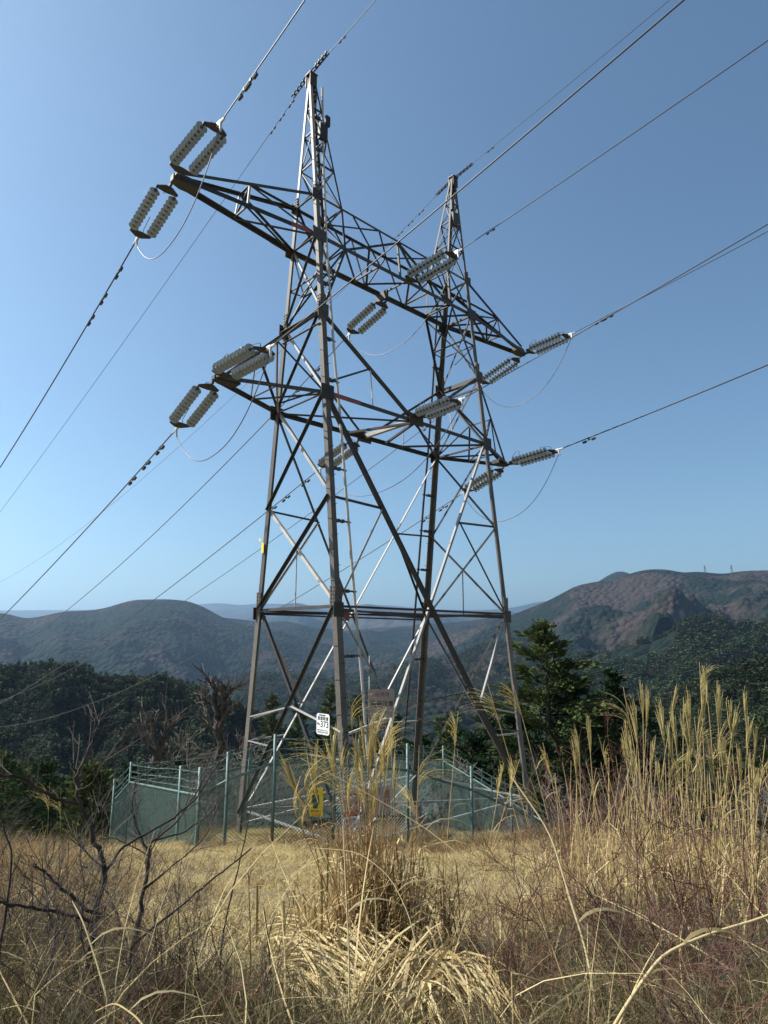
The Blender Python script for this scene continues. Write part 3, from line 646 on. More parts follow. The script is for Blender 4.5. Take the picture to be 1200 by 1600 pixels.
for k, (a, b2, c_, d_, wd) in STR.items():
    insulator(a, b2, 'white insulator string reaching towards the viewer from '+wd)
    insulator(c_, d_, 'white insulator string reaching downhill away from '+wd)
mb = MB(); mb.box(Vector((0, 0.4, Z4-0.25))+POFF, 0.10, 0.6, 0.35); mb.build('hanger_plate', M_steel, pylon)

# ---------------------------------------------------------------- conductors, jumpers, earth wires
def damper_mesh():
    mb = MB(); mb.box((0, 0, -0.03), 0.06, 0.05, 0.10); mb.tube([(-0.22, 0, -0.10), (0.22, 0, -0.10)], 0.012, 4)
    for s in (-1, 1): mb.tube([(s*0.13, 0, -0.11), (s*0.28, 0, -0.11)], [0.055, 0.045], 6, True)
    me = bpy.data.meshes.new('damper'); me.from_pydata(mb.v, [], mb.f); me.materials.append(M_dark); return me
DAMP = damper_mesh()
def wire(name, label, cat, x0, obs, ext, rad, damp, group, steps=70):
    """a sagging wire in the vertical plane x = x0 through the observed (y, z) points, continued as a parabola"""
    ys = np.array([p[0] for p in obs]); zs = np.array([p[1] for p in obs]); s = np.sign(ys[-1]-ys[0]); tt = abs(ys-ys[0])
    W = np.vstack([tt, tt**2]).T; wgt = np.where(tt > 0, 1, 0); sol = np.linalg.lstsq(W[1:], (zs-zs[0])[1:], rcond=None)[0]
    a1, a2 = sol
    if a2 < 0.0004 or a2 > 0.004:
        a2 = 0.0016; a1 = np.mean(((zs-zs[0])[1:]-a2*tt[1:]**2)/tt[1:])
    T = np.concatenate([np.linspace(0, 12, 24), np.linspace(12, ext, steps)[1:]])
    P = np.stack([np.zeros_like(T), s*T, a1*T+a2*T**2], -1)
    e = thing(name, label, cat, (x0, ys[0], zs[0]), group)
    mb = MB(); mb.tube(P, rad, 5); mb.build('cable', M_wire, e, True)
    for dt in damp:
        o = link('damper', DAMP, e, (0, s*dt, a1*dt+a2*dt*dt)); sl_ = a1+2*a2*dt
        o.rotation_euler = Vector((0, s, sl_)).to_track_quat('X', 'Z').to_euler()
        if rad < 0.016: o.scale = (0.62, 0.62, 0.62)
    return e
NEARW = 'conductors running over the viewer'; FARW = 'conductors running down into the valley'
def nl(w): return 'dark conductor passing overhead towards the viewer from '+w
def fl(w): return 'dark conductor sagging away downhill from '+w
CW = 'conductor'
wire('conductor', nl(STR['UL'][4]), CW, -8.79, [(-2.74, 17.66), (-3.78, 17.90), (-5.27, 18.17), (-6.54, 18.36)], 60, 0.018, [1.15, 1.45], NEARW)
wire('conductor', fl(STR['UL'][4]), CW, -8.79, [(2.54, 16.74), (4.17, 16.20), (6.37, 15.41), (13.41, 13.09), (17.14, 12.06)], 150, 0.024, [1.35, 2.6, 3.7], FARW)
wire('conductor', nl(STR['UC'][4]), CW, 0.0, [(-3.48, 17.40), (-4.87, 17.52), (-10.05, 17.95), (-13.35, 18.62)], 60, 0.015, [1.4], NEARW)
wire('conductor', fl(STR['UC'][4]), CW, 0.0, [(2.42, 16.4), (5.19, 15.39), (19.89, 10.18), (50.6, 2.62)], 150, 0.022, [2.2, 3.6], FARW)
wire('conductor', nl(STR['UR'][4]), CW, 8.79, [(-2.62, 17.62), (-3.93, 17.79), (-10.68, 18.67)], 60, 0.017, [1.4, 1.7], NEARW)
wire('conductor', fl(STR['UR'][4]), CW, 8.79, [(2.62, 16.73), (20.0, 11.1), (50, 3.0)], 150, 0.022, [1.4, 2.6, 3.7], FARW)
wire('conductor', nl(STR['LL'][4]), CW, -7.11, [(-2.95, 11.72), (-3.72, 11.82), (-7.7, 12.50), (-9.16, 12.77), (-13.9, 13.52)], 60, 0.015, [], NEARW)
wire('conductor', fl(STR['LL'][4]), CW, -7.11, [(2.42, 10.73), (3.49, 10.30), (6.53, 9.46), (21.32, 5.16)], 150, 0.022, [1.1, 2.1, 3.2], FARW)
wire('conductor', nl(STR['LC'][4]), CW, 0.0, [(-3.50, 11.98), (-7.56, 12.72), (-8.47, 12.88), (-12.83, 13.6)], 60, 0.015, [], NEARW)
wire('conductor', fl(STR['LC'][4]), CW, 0.0, [(4.15, 11.08), (6.86, 10.22), (8.1, 9.77), (48.89, -1.3)], 150, 0.022, [1.0, 2.4, 3.4], FARW)
wire('conductor', nl(STR['LR'][4]), CW, 7.11, [(-2.70, 11.88), (-4.0, 12.06), (-10.62, 13.06)], 60, 0.024, [1.35], NEARW)
wire('conductor', fl(STR['LR'][4]), CW, 7.11, [(2.45, 10.90), (3.83, 10.36), (9.88, 8.4), (19.88, 5.97)], 150, 0.020, [1.3, 2.4], FARW)
EWG = 'earth wires at the pylon peaks'
wire('earth_wire', 'thin earth wire rising towards the viewer from the near peak', 'earth wire', -4.0, [(-0.15, 24.42), (-1.69, 24.50), (-3.59, 24.72)], 60, 0.012, [1.7], EWG)
wire('earth_wire', 'thin earth wire falling downhill from the near peak', 'earth wire', -4.0, [(0.15, 24.30), (0.54, 24.10), (2.28, 23.63), (7.05, 22.22), (38.3, 13.59)], 150, 0.012, [1.0, 1.6, 2.2], EWG)
wire('earth_wire', 'thin earth wire rising towards the viewer from the far peak', 'earth wire', 4.0, [(-0.15, 24.45), (-2.0, 24.65), (-6.16, 25.25), (-9.66, 25.88)], 60, 0.011, [1.9], EWG)
wire('earth_wire', 'thin earth wire falling downhill from the far peak', 'earth wire', 4.0, [(0.15, 24.42), (1.14, 24.16), (3.67, 23.49), (69.15, 5.94)], 150, 0.011, [1.9, 2.6, 3.3], EWG)
# earth-wire fittings at the peaks: a strain link with a comb of clamps towards the viewer, a ladder-like link downhill
for sx in (-1, 1):
    for sy, dz in ((-1, 0.14), (1, -0.28)):
        e = thing('earth_wire_fitting', ('dark strain fitting at the %s peak on the %s side' % ('near' if sx < 0 else 'far', 'viewer' if sy < 0 else 'downhill')), 'fitting', (sx*4.0, sy*0.12, ZP+0.02), 'earth wire fittings')
        mb = MB(); a = Vector((0, 0, 0)); b2 = Vector((0, sy*0.95, dz*0.9))
        for o_ in (-0.05, 0.05): mb.tube([a+Vector((o_, 0, 0)), b2+Vector((o_, 0, 0))], 0.022, 4, True)
        mb.build('strain_link', M_dark, e)
        for k in range(4):
            c_ = a.lerp(b2, 0.25+0.2*k); mb = MB(); mb.box(c_, 0.14, 0.05, 0.05)
            if sy < 0 and sx < 0: mb.box(c_+Vector((0, 0, 0.10)), 0.045, 0.06, 0.17)
            mb.build('clamp', M_dark, e)
# jumpers hang below the arms and join the two dead ends
for k, (a, b2, c_, d_, wd) in STR.items():
    p = Vector(b2)+Vector((0, 0, -0.12)); q = Vector(d_)+Vector((0, 0, -0.12))
    e = thing('jumper_cable', 'grey jumper cable looping below '+wd, 'cable', p, 'jumper cables under the crossarms')
    sag = {'UL': 1.75, 'UC': 1.9, 'UR': 1.95, 'LL': 1.75, 'LC': 1.9, 'LR': 1.95}[k]
    pts = []
    for i in range(33):
        t_ = i/32; g = (1-abs(2*t_-1)**2.3)
        pts.append(p.lerp(q, t_)+Vector((0, 0, -sag*g))-p)
    mb = MB(); mb.tube(pts, 0.014, 6); mb.build('cable', M_jump, e, True)

# ---------------------------------------------------------------- chain-link fence
FP = [(862, 1292, 24.5), (799, 1262, 22.6), (737, 1234, 20.6), (637, 1203, 18.1), (522, 1193, 16.9), (429, 1191, 17.2), (355, 1219, 17.5), (311, 1243, 17.8), (281, 1237, 19.5), (203, 1222, 25.5), (177, 1252, 23.2)]
FENCE_H, EXT = 2.3, 0.66
rails = [Vector(at(*p)) for p in FP]
backp = [Vector((7.6, 4.4, -1.25)), Vector((3.0, 5.0, -0.6)), Vector((-1.8, 5.8, -0.55))]
loop = backp[::-1]+rails                              # from the hidden rear side round the front to the left rear corner
loop = [rails[9]]+loop
fence = thing('chain_link_fence', 'green chain link fence with barbed wire round the pylon feet', 'fence', tuple(rails[4]-Vector((0, 0, FENCE_H))))
FO = -Vector(fence.location)
for k, p in enumerate(loop[1:]):
    mb = MB(); thick = 0.042 if k not in (10, 11) else 0.05
    mb.tube([p+FO-Vector((0, 0, FENCE_H+0.5)), p+FO+Vector((0, 0, 0.05 if False else EXT))], thick, 8, True); mb.build('post', M_fence, fence, True)
for k in range(len(loop)-1):
    a, b2 = loop[k]+FO, loop[k+1]+FO
    if k == 0 : a = loop[0]+FO
    mb = MB(); mb.tube([a, b2], 0.034, 6); mb.build('rail', M_fence, fence, True)
    L = (b2-a).length; n_ = max(1, int(L/1.1))
    for i in range(1, n_+1):                           # slim uprights carry the barbed wire
        if i == n_ and n_ > 1: continue
        q = a.lerp(b2, i/(n_+0.0) if n_ > 1 else 0.5); mb = MB(); mb.tube([q, q+Vector((0, 0, EXT-0.04))], 0.02, 5, True); mb.build('wire_arm', M_fence, fence)
    for hgt in (0.16, 0.34, 0.56):
        mb = MB(); pts = [a.lerp(b2, t_)+Vector((0, 0, hgt-0.05*math.sin(math.pi*t_)*random.random())) for t_ in np.linspace(0, 1, 6)]
        mb.tube(pts, 0.008, 3)
        nb = int(L/0.16)
        for i in range(nb):
            q = a.lerp(b2, (i+0.5)/nb)+Vector((0, 0, hgt)); d_ = Vector((random.uniform(-1, 1), random.uniform(-1, 1), random.uniform(-1, 1))).normalized()*0.035
            mb.tube([q-d_, q+d_], 0.005, 3)
        tag(mb.build('barbed_wire', M_mesh, fence), kind='stuff')
    mb = MB(); dx = (b2-a).normalized(); slope = Vector((0, 0, 1)); st = 0.085; Hh = FENCE_H-0.05
    nrm = dx.cross(slope).normalized()*0.008
    i = -Hh
    while i < L:
        for s in (1, -1):
            x0, x1 = (i, i+Hh) if s > 0 else (i+Hh, i); z0, z1 = -Hh, 0.0
            # clip the diagonal to the panel
            def P(t_): return (x0+(x1-x0)*t_, z0+(z1-z0)*t_)
            t0 = max(0, (0-x0)/(x1-x0) if s > 0 else (L-x0)/(x1-x0)); t1 = min(1, (L-x0)/(x1-x0) if s > 0 else (0-x0)/(x1-x0))
            if t1 > t0+1e-3:
                (xa, za), (xb, zb_) = P(t0), P(t1)
                mb.tube([a+dx*xa+(b2-a)*0+Vector((0, 0, za))-Vector((0, 0, dx.z*xa))+Vector((0, 0, (b2.z-a.z)*xa/L))+nrm*s, a+dx*xb+Vector((0, 0, zb_))-Vector((0, 0, dx.z*xb))+Vector((0, 0, (b2.z-a.z)*xb/L))+nrm*s], 0.0062, 3)
        i += st
    for zz in (-Hh*0.5, -Hh+0.03): mb.tube([a+Vector((0, 0, zz)), b2+Vector((0, 0, zz))], 0.009, 3)
    tag(mb.build('mesh_panel', M_mesh, fence), kind='stuff')

# ---------------------------------------------------------------- signs
def text_mesh(txt, size, mat, spacing=1.0):
    cu = bpy.data.curves.new('lettering', 'FONT'); cu.body = txt; cu.size = size; cu.align_x = 'CENTER'; cu.align_y = 'CENTER'; cu.extrude = 0.001; cu.space_character = spacing
    cu.resolution_u = 3; cu.offset = size*0.012
    o = bpy.data.objects.new('tmp', cu); C.objects.link(o); dg = bpy.context.evaluated_depsgraph_get(); dg.update()
    me = bpy.data.meshes.new_from_object(o.evaluated_get(dg)); bpy.data.objects.remove(o); me.materials.clear(); me.materials.append(mat); me.name = 'lettering'
    return me
def sign_frame(o, c, n, upv=(0, 0, 1)):                # local x right, y up, z towards the reader
    n = Vector(n).normalized(); u_ = Vector(upv); r_ = u_.cross(n).normalized(); u_ = n.cross(r_)
    o.matrix_world = Matrix(((r_.x, u_.x, n.x, c[0]), (r_.y, u_.y, n.y, c[1]), (r_.z, u_.z, n.z, c[2]), (0, 0, 0, 1)))
def board(parent, wx, hy_, mat, name='board', cut=0.0, z=0.0, x=0, y=0, th=0.012):
    c = cut; a, b2 = wx/2, hy_/2
    pts = [(-a+c, -b2), (a-c, -b2), (a, -b2+c), (a, b2-c), (a-c, b2), (-a+c, b2), (-a, b2-c), (-a, -b2+c)] if c else [(-a, -b2), (a, -b2), (a, b2), (-a, b2)]
    k = len(pts); mb = MB()
    mb.add([(x+p[0], y+p[1], z) for p in pts]+[(x+p[0], y+p[1], z+th) for p in pts], [tuple(range(k))[::-1], tuple(range(k, 2*k))]+[(i, (i+1) % k, k+(i+1) % k, k+i) for i in range(k)])
    return mb.build(name, mat, parent)
def letter(parent, txt, size, mat, x, y, z=0.015, sx=1.0, spacing=1.0):
    o = link('lettering', text_mesh(txt, size, mat, spacing), parent, (x, y, z)); o.scale = (sx, 1, 1); return o
# white number plate on the side brace
t = thing('number_plate', 'white pylon number plate reading 373 on the slanted brace', 'sign')
sign_frame(t, onx(505, 1131.5, -4.13), (-1, 0, 0))
board(t, 0.58, 0.56, M_white, cut=0.05)
letter(t, '黒部幹線', 0.115, M_black, 0, 0.145, sx=1.02, spacing=1.12); letter(t, 'No.', 0.105, M_black, -0.19, 0.0); letter(t, '373', 0.24, M_black, 0.075, -0.01, spacing=1.05)
letter(t, '関西電力送電線', 0.042, M_black, -0.03, 0.235); letter(t, '危険ですから登らないで下さい', 0.036, M_black, 0, -0.165); letter(t, '異常を発見した時はご連絡を', 0.036, M_black, 0, -0.22)
# faded warning board on two posts behind the grass
t = thing('warning_board', 'faded brown warning board on posts with black characters', 'sign'); cc = at(595.5, 1099, 19.6); nn = (-0.50, -0.86, 0.0)
sign_frame(t, cc, nn)
board(t, 0.76, 0.80, M_tan); letter(t, '送電線', 0.135, M_faded, 0.03, 0.24, spacing=1.25); letter(t, '発砲注意', 0.165, M_black, 0.03, -0.02, spacing=1.08); letter(t, '電力所', 0.075, M_faded, 0.06, -0.23, spacing=1.5)
for x_, t0, t1 in ((-0.34, 1.35, -3.0), (0.33, 0.30, -3.0)):
    mb = MB(); mb.tube([(x_, t0, -0.03), (x_, t1, -0.03)], 0.026, 6, True); mb.build('post', M_light, t, True)
# plates wired to the fence
def fence_sign(k, f, drop, name, label):
    a, b2 = loop[k], loop[k+1]; c = a.lerp(b2, f)-Vector((0, 0, drop)); n = Vector((0, 0, 1)).cross(b2-a).normalized()
    if n.dot(Vector(EYE)-c) < 0: n = -n
    t = thing(name, label, 'sign'); sign_frame(t, c+n*0.03, n); return t
i522 = loop.index(rails[4])
t = fence_sign(i522, 0.28, 0.88, 'yellow_sign', 'yellow warning plate wired to the green fence mesh')
board(t, 0.33, 0.66, M_yel, 'board', 0.02)
mb = MB()                                              # plain standing figure printed on the plate
mb.add([(0.065*math.cos(a_)-0.02, 0.235+0.06*math.sin(a_), 0.014) for a_ in np.linspace(0, 2*math.pi, 13)[:-1]], [tuple(range(12))])
mb.add([(x_-0.02, y_, 0.014) for x_, y_ in ((-0.085, 0.15), (-0.10, -0.05), (-0.07, -0.06), (-0.055, -0.15), (0.0, -0.15), (0.055, -0.15), (0.07, -0.06), (0.10, -0.05), (0.085, 0.15), (0.0, 0.18))], [tuple(range(10))[::1]])
mb.build('printed_figure', simple('dark_green_print', (0.03, 0.07, 0.05)), t)
letter(t, 'あぶない', 0.065, M_black, 0, -0.215); letter(t, '入るな', 0.075, M_redp, 0.0, -0.295)
t = fence_sign(i522-1, 0.77, 0.86, 'red_circle_sign', 'grey fence board with a red ring over a red band')
board(t, 0.46, 0.62, M_grey)
for a0 in (0.25, 1.85, 3.4, 5.0):                      # a broken red ring
    mb = MB(); an = np.linspace(a0, a0+1.05, 8)
    mb.add([(0.16*math.cos(q), 0.05+0.17*math.sin(q), 0.014) for q in an]+[(0.115*math.cos(q), 0.05+0.125*math.sin(q), 0.014) for q in an], [(i, i+1, 8+i+1, 8+i) for i in range(7)]); mb.build('printed_ring', M_redp, t)
board(t, 0.46, 0.13, M_redp, 'printed_band', 0, 0.013, 0, -0.255, 0.003); letter(t, '立入禁止', 0.09, M_grey, 0, -0.255, 0.018, spacing=1.1)
t = fence_sign(i522-1, 0.79, 1.33, 'white_notice', 'small white notice below the red band on the fence')
board(t, 0.40, 0.26, M_white); letter(t, '高圧危険', 0.075, M_black, 0, 0.05); letter(t, '関係者以外立入禁止', 0.036, M_black, 0, -0.06)
t = fence_sign(i522-1, 0.45, 0.80, 'grey_sign', 'grey fence board with red upright lettering behind the plumes')
board(t, 0.86, 0.66, M_grey)
for k, ch in enumerate('危険'): letter(t, ch, 0.21, M_redp, 0.30, 0.13-0.25*k)
for k in range(3): letter(t, '高電圧につき近づかないで下さい'[k*5:k*5+5], 0.07, M_black, -0.15, 0.16-0.14*k)

# ---------------------------------------------------------------- plant builders
STRAW = [(0.20, 0.145, 0.07), (0.36, 0.28, 0.145), (0.45, 0.37, 0.21), (0.27, 0.20, 0.10), (0.52, 0.44, 0.27)]
M_straw = plantmat('pale_straw', [(0.22, 0.145, 0.055), (0.48, 0.37, 0.18), (0.60, 0.50, 0.28), (0.36, 0.26, 0.115)])
M_stalk = plantmat('straw_stalk', [(0.30, 0.215, 0.09), (0.46, 0.36, 0.17), (0.38, 0.28, 0.12)])
M_brownst = plantmat('brown_stems', [(0.17, 0.095, 0.04), (0.28, 0.17, 0.075), (0.22, 0.13, 0.06), (0.36, 0.25, 0.12)])
M_plume2 = plantmat('pale_plume', [(0.36, 0.29, 0.11), (0.48, 0.41, 0.19), (0.42, 0.34, 0.14)], trans=0.4)
M_plume = plantmat('golden_plume', [(0.37, 0.275, 0.085), (0.52, 0.42, 0.17), (0.44, 0.34, 0.12)], trans=0.4)
M_turf = plantmat('turf_blades', [(0.38, 0.30, 0.13), (0.58, 0.49, 0.25), (0.49, 0.40, 0.185), (0.28, 0.205, 0.09), (0.56, 0.48, 0.26)], trans=0.35)
M_brown = plantmat('brown_grass', [(0.13, 0.08, 0.04), (0.25, 0.16, 0.075), (0.34, 0.25, 0.13), (0.19, 0.12, 0.06)])
M_scrub = plantmat('scrub_blades', [(0.05, 0.04, 0.025), (0.13, 0.10, 0.055), (0.075, 0.075, 0.03), (0.36, 0.28, 0.145), (0.05, 0.065, 0.025)])
M_bark = simple('dark_bark', (0.055, 0.042, 0.034), 0.85, 0, 0.45, 9, 0.2)
M_twig = plantmat('grey_brown_twigs', [(0.055, 0.046, 0.040), (0.10, 0.084, 0.070), (0.075, 0.06, 0.052)], trans=0)
M_red = plantmat('red_brown_twigs', [(0.095, 0.036, 0.034), (0.15, 0.065, 0.05), (0.11, 0.055, 0.045), (0.18, 0.11, 0.075)], trans=0)
M_knot = simple('knotty_bark', (0.06, 0.053, 0.046), 0.9, 0, 0.5, 5, 0.1)
M_pale = plantmat('pale_twigs', [(0.16, 0.13, 0.11), (0.24, 0.20, 0.17)], trans=0)
def needle(name, a, b2): return plantmat(name, [a, b2, tuple(x*0.8 for x in a)], 0.04, 0.15, rough=0.9)
M_need = [needle('dark_needles', (0.016, 0.032, 0.012), (0.035, 0.058, 0.020)), needle('olive_needles', (0.032, 0.050, 0.017), (0.068, 0.088, 0.032)), needle('deep_needles', (0.010, 0.022, 0.011), (0.022, 0.040, 0.018))]
M_bareforest = plantmat('bare_crowns', [(0.07, 0.05, 0.04), (0.12, 0.085, 0.065)], trans=0.1)

def gz(x, y): return float(ground_z(np.array([x]), np.array([y]))[0])
def bez(p0, p1, p2, n):
    t_ = np.linspace(0, 1, n)[:, None]; return (1-t_)**2*np.array(p0)+2*t_*(1-t_)*np.array(p1)+t_**2*np.array(p2)
def tuft(seed, n, h, spread, wd, lean, mat, name='tuft', seg=4):
    r = np.random.default_rng(seed); mb = MB()
    for k in range(n):
        a = r.uniform(0, 6.283); b_ = np.array([r.normal(0, spread), r.normal(0, spread), -0.02]); hh = h*r.uniform(0.45, 1.15); ln = hh*lean*r.uniform(0.2, 1.6)
        d_ = np.array([math.cos(a), math.sin(a), 0]); tip = b_+d_*ln+np.array([0, 0, hh*r.uniform(0.5, 1.0)]); mid = b_+d_*ln*0.2+np.array([0, 0, hh*0.75])
        P_ = bez(b_, mid, tip, seg); w_ = wd*np.linspace(1, 0.15, seg)*r.uniform(0.6, 1.3); aa_ = r.uniform(0, 6.283)
        mb.strip(P_, w_, (math.cos(aa_), math.sin(aa_), 0.2))
    me = bpy.data.meshes.new(name); me.from_pydata(mb.v, [], mb.f); me.materials.append(mat); return me
def twigs(mb, p, d_, L, rad, lev, r, sides=3, curl=0.25, up_=0.12, kids=(3, 6), ang=0.7, minr=0.0012):
    n = max(3, int(3+L*5)) if lev > 0 else 3
    pts = [np.array(p, float)]; d_ = np.array(d_, float); d_ /= np.linalg.norm(d_)
    for k in range(n):
        d_ = d_+r.normal(0, curl, 3)*0.35+np.array([0, 0, up_*0.3]); d_ /= np.linalg.norm(d_); pts.append(pts[-1]+d_*L/n)
    mb.tube(pts, np.maximum(minr, np.linspace(rad, rad*0.45, n+1)), sides if rad > 0.006 else 3)
    if lev <= 0: return
    for k in range(int(r.integers(kids[0], kids[1]+1))):
        f = r.uniform(0.18, 1.0); i = min(n-1, int(f*n)); q = pts[i]+(pts[i+1]-pts[i])*(f*n-i)
        t_ = pts[i+1]-pts[i]; t_ /= np.linalg.norm(t_); s = r.normal(0, 1, 3); s -= t_*s.dot(t_); s /= np.linalg.norm(s)
        a = ang*r.uniform(0.6, 1.3); twigs(mb, q, t_*math.cos(a)+s*math.sin(a), L*r.uniform(0.35, 0.68), rad*0.55, lev-1, r, sides, curl, up_, kids, ang, minr)
def shrub_mesh(seed, h, stems, mat, lev=3, spread=0.5, kids=(3, 6), rad=0.007, name='bare_shrub', curl=0.3, up_=0.1):
    r = np.random.default_rng(seed); mb = MB()
    for k in range(stems):
        a = r.uniform(0, 6.283); s = spread*r.uniform(0.3, 1.2)
        twigs(mb, (r.normal(0, 0.06), r.normal(0, 0.06), -0.05), (math.cos(a)*s, math.sin(a)*s, 1), h*r.uniform(0.55, 1.0), rad*r.uniform(0.7, 1.2), lev, r, 4, curl, up_, kids)
    me = bpy.data.meshes.new(name); me.from_pydata(mb.v, [], mb.f); me.materials.append(mat); return me

# plumes of silver grass: a one-sided bundle of hairy filaments
def plume_mesh(seed, L, droop, full, mat=None, tight=1.0):
    r = np.random.default_rng(seed); mb = MB()
    for k in range(int(15*full)):
        b_ = r.uniform(-0.06, 0.22)*L; ln = L*r.uniform(0.55, 0.95); off = np.array([r.normal(0.0, 0.022)+0.012, r.normal(0, 0.016)])*full*tight
        bend = droop*r.uniform(0.6, 1.3)
        P_ = bez((0, 0, b_), (off[0]*0.8, off[1]*0.8, b_+ln*0.55), (off[0]*1.3+bend*ln, off[1]*1.3, b_+ln*(1-0.35*abs(bend)-0.3*bend*bend)), 8)
        a = r.uniform(0, 6.28); sd = np.array([math.cos(a), math.sin(a), 0.1])
        mb.strip(P_, np.array([1, 1.6, 2.2, 2.6, 2.6, 2.2, 1.5, 0.5])*0.0024, sd)
        for j in range(12):                              # silky hairs along the filament
            t_ = r.uniform(0.08, 0.98); i = min(6, int(t_*7)); q = P_[i]+(P_[i+1]-P_[i])*(t_*7-i); tn = P_[i+1]-P_[i]; tn /= np.linalg.norm(tn)
            h_ = q+tn*0.022+r.normal(0, 0.0085, 3); s_ = r.normal(0, 0.0013, 3); mb.add([q-s_, q+s_, h_], [(0, 1, 2)])
    me = bpy.data.meshes.new('plume'); me.from_pydata(mb.v, [], mb.f); me.materials.append(mat or M_plume); return me
PL_UP = [plume_mesh(k, 0.40+0.03*(k % 3), 0.10+0.08*(k % 3), 0.72+0.1*(k % 2), None, 0.8) for k in range(5)]
PL_RIGHT = [plume_mesh(40+k, 0.36+0.04*(k % 3), 0.05+0.04*(k % 3), 0.95, M_plume2, 0.6) for k in range(5)]
PL_PALE = [plume_mesh(60+k, 0.42, 0.35+0.2*k, 0.9, M_plume2, 0.9) for k in range(3)]
PL_DROOP = [plume_mesh(20+k, 0.44, 0.55+0.12*k, 0.9) for k in range(4)]
def stalk(parent, base, tip, seed, plumes, bow=0.0, rad=0.0045, org=None, scale=1.0, mat=None, leafy=True):
    r = np.random.default_rng(seed); base = np.array(base, float); tip = np.array(tip, float)
    mid = (base+tip)/2+np.array([0, 0, 0.12*np.linalg.norm((tip-base)[:2])])+np.append(RH*bow, 0)+r.normal(0, 0.015, 3)
    P_ = bez(base, mid, tip, 9)-np.array(org)
    mb = MB(); mb.tube(P_, np.linspace(rad, rad*0.5, 9), 4)
    if leafy:
        for k in range(int(r.integers(1, 4))):           # dry leaves that clasp the stalk
            i = int(r.integers(2, 6)); a = r.uniform(0, 6.28); L = r.uniform(0.18, 0.42); d_ = np.array([math.cos(a), math.sin(a), 0])
            mb.strip(bez(P_[i], P_[i]+d_*L*0.3+np.array([0, 0, L*0.5]), P_[i]+d_*L*0.75+np.array([0, 0, L*r.uniform(-0.3, 0.45)]), 5), np.array([0.008, 0.009, 0.007, 0.005, 0.001]), (-d_[1], d_[0], 0.2))
    s = mb.build('stalk', mat or M_stalk, parent)
    if plumes:
        pl = link('plume', plumes[int(r.integers(0, len(plumes)))], s)
        d_ = Vector(P_[-1]-P_[-2]).normalized(); q = d_.to_track_quat('Z', 'X'); pl.rotation_mode = 'QUATERNION'
        from mathutils import Quaternion
        pl.rotation_quaternion = q @ Quaternion((0, 0, 1), r.uniform(0, 6.28)); pl.location = Vector(P_[-1])-d_*0.34*scale; pl.scale = (scale,)*3
    return s
def P3(u, v, dist): return np.array(at(u, v, dist))
def on_ground(u, dist, v=1400):
    p = at(u, v, dist); return np.array([p[0], p[1], gz(p[0], p[1])])

# ---------------------------------------------------------------- silver grass in the middle
b0 = on_ground(588, 5.3, 1480)
t = thing('silver_grass', 'tall golden plumed grass clump standing in front of the fence', 'grass clump', tuple(b0))
tips = [(575, 1100), (583, 1112), (590, 1120), (597, 1105), (604, 1118), (612, 1130), (569, 1125), (586, 1135), (601, 1145), (594, 1155), (578, 1150), (607, 1160), (566, 1160), (588, 1172), (613, 1180), (598, 1185), (572, 1190), (553, 1148), (562, 1195), (603, 1205), (545, 1075), (580, 1205), (592, 1215), (548, 1180),
        (503, 1140), (515, 1135), (528, 1160), (536, 1170), (520, 1180), (508, 1155), (540, 1195), (530, 1215), (468, 1185), (457, 1200), (446, 1180), (475, 1215), (440, 1225), (485, 1170), (462, 1235), (450, 1160)]
for k, (u, v) in enumerate(tips):
    if k % 4 == 3: continue
    dd = 5.3+rng.uniform(-0.35, 0.35); lean = (u-575)
    bb = on_ground(585+rng.normal(0, 26)+lean*0.25, dd, 1480); stalk(t, bb, P3(u, v+6, dd+rng.uniform(-0.15, 0.15)), 100+k, PL_UP if k % 4 else PL_DROOP, 0, 0.0042, b0, rng.uniform(0.85, 1.1), M_stalk if k % 2 else M_brownst)
mb = MB()                                              # upright brown stems and long dry leaves at its foot
for k in range(150):
    a = rng.uniform(0, 6.28); q = np.array([RH[0]*rng.normal(0, 0.26), RH[1]*rng.normal(0, 0.26), 0])+np.append(FH*rng.normal(0, 0.18), -0.03)
    h_ = rng.uniform(0.45, 1.15); mb.tube(bez(q, q+np.array([0, 0, h_*0.5])+rng.normal(0, 0.02, 3), q+np.array([rng.normal(0, 0.09), rng.normal(0, 0.09), h_]), 5), np.linspace(0.0048, 0.0022, 5), 3)
tag(mb.build('stems', M_brownst, t), kind='stuff')
mb = MB()
for k in range(330):
    a = rng.uniform(0, 6.28); q = np.append(RH*rng.normal(0, 0.24)+FH*rng.normal(0, 0.2), -0.02); d_ = np.array([math.cos(a), math.sin(a), 0]); L = rng.uniform(0.4, 1.1); rch = rng.uniform(0.1, 0.75)
    mb.strip(bez(q, q+d_*L*rch*0.3+np.array([0, 0, L*0.9]), q+d_*L*rch+np.array([0, 0, L*rng.uniform(0.05, 0.8)]), 7), np.array([0.006, 0.010, 0.011, 0.010, 0.008, 0.005, 0.001])*rng.uniform(0.9, 1.8), (-d_[1], d_[0], rng.uniform(-0.4, 0.4)))
tag(mb.build('leaves', M_straw, t), kind='stuff')

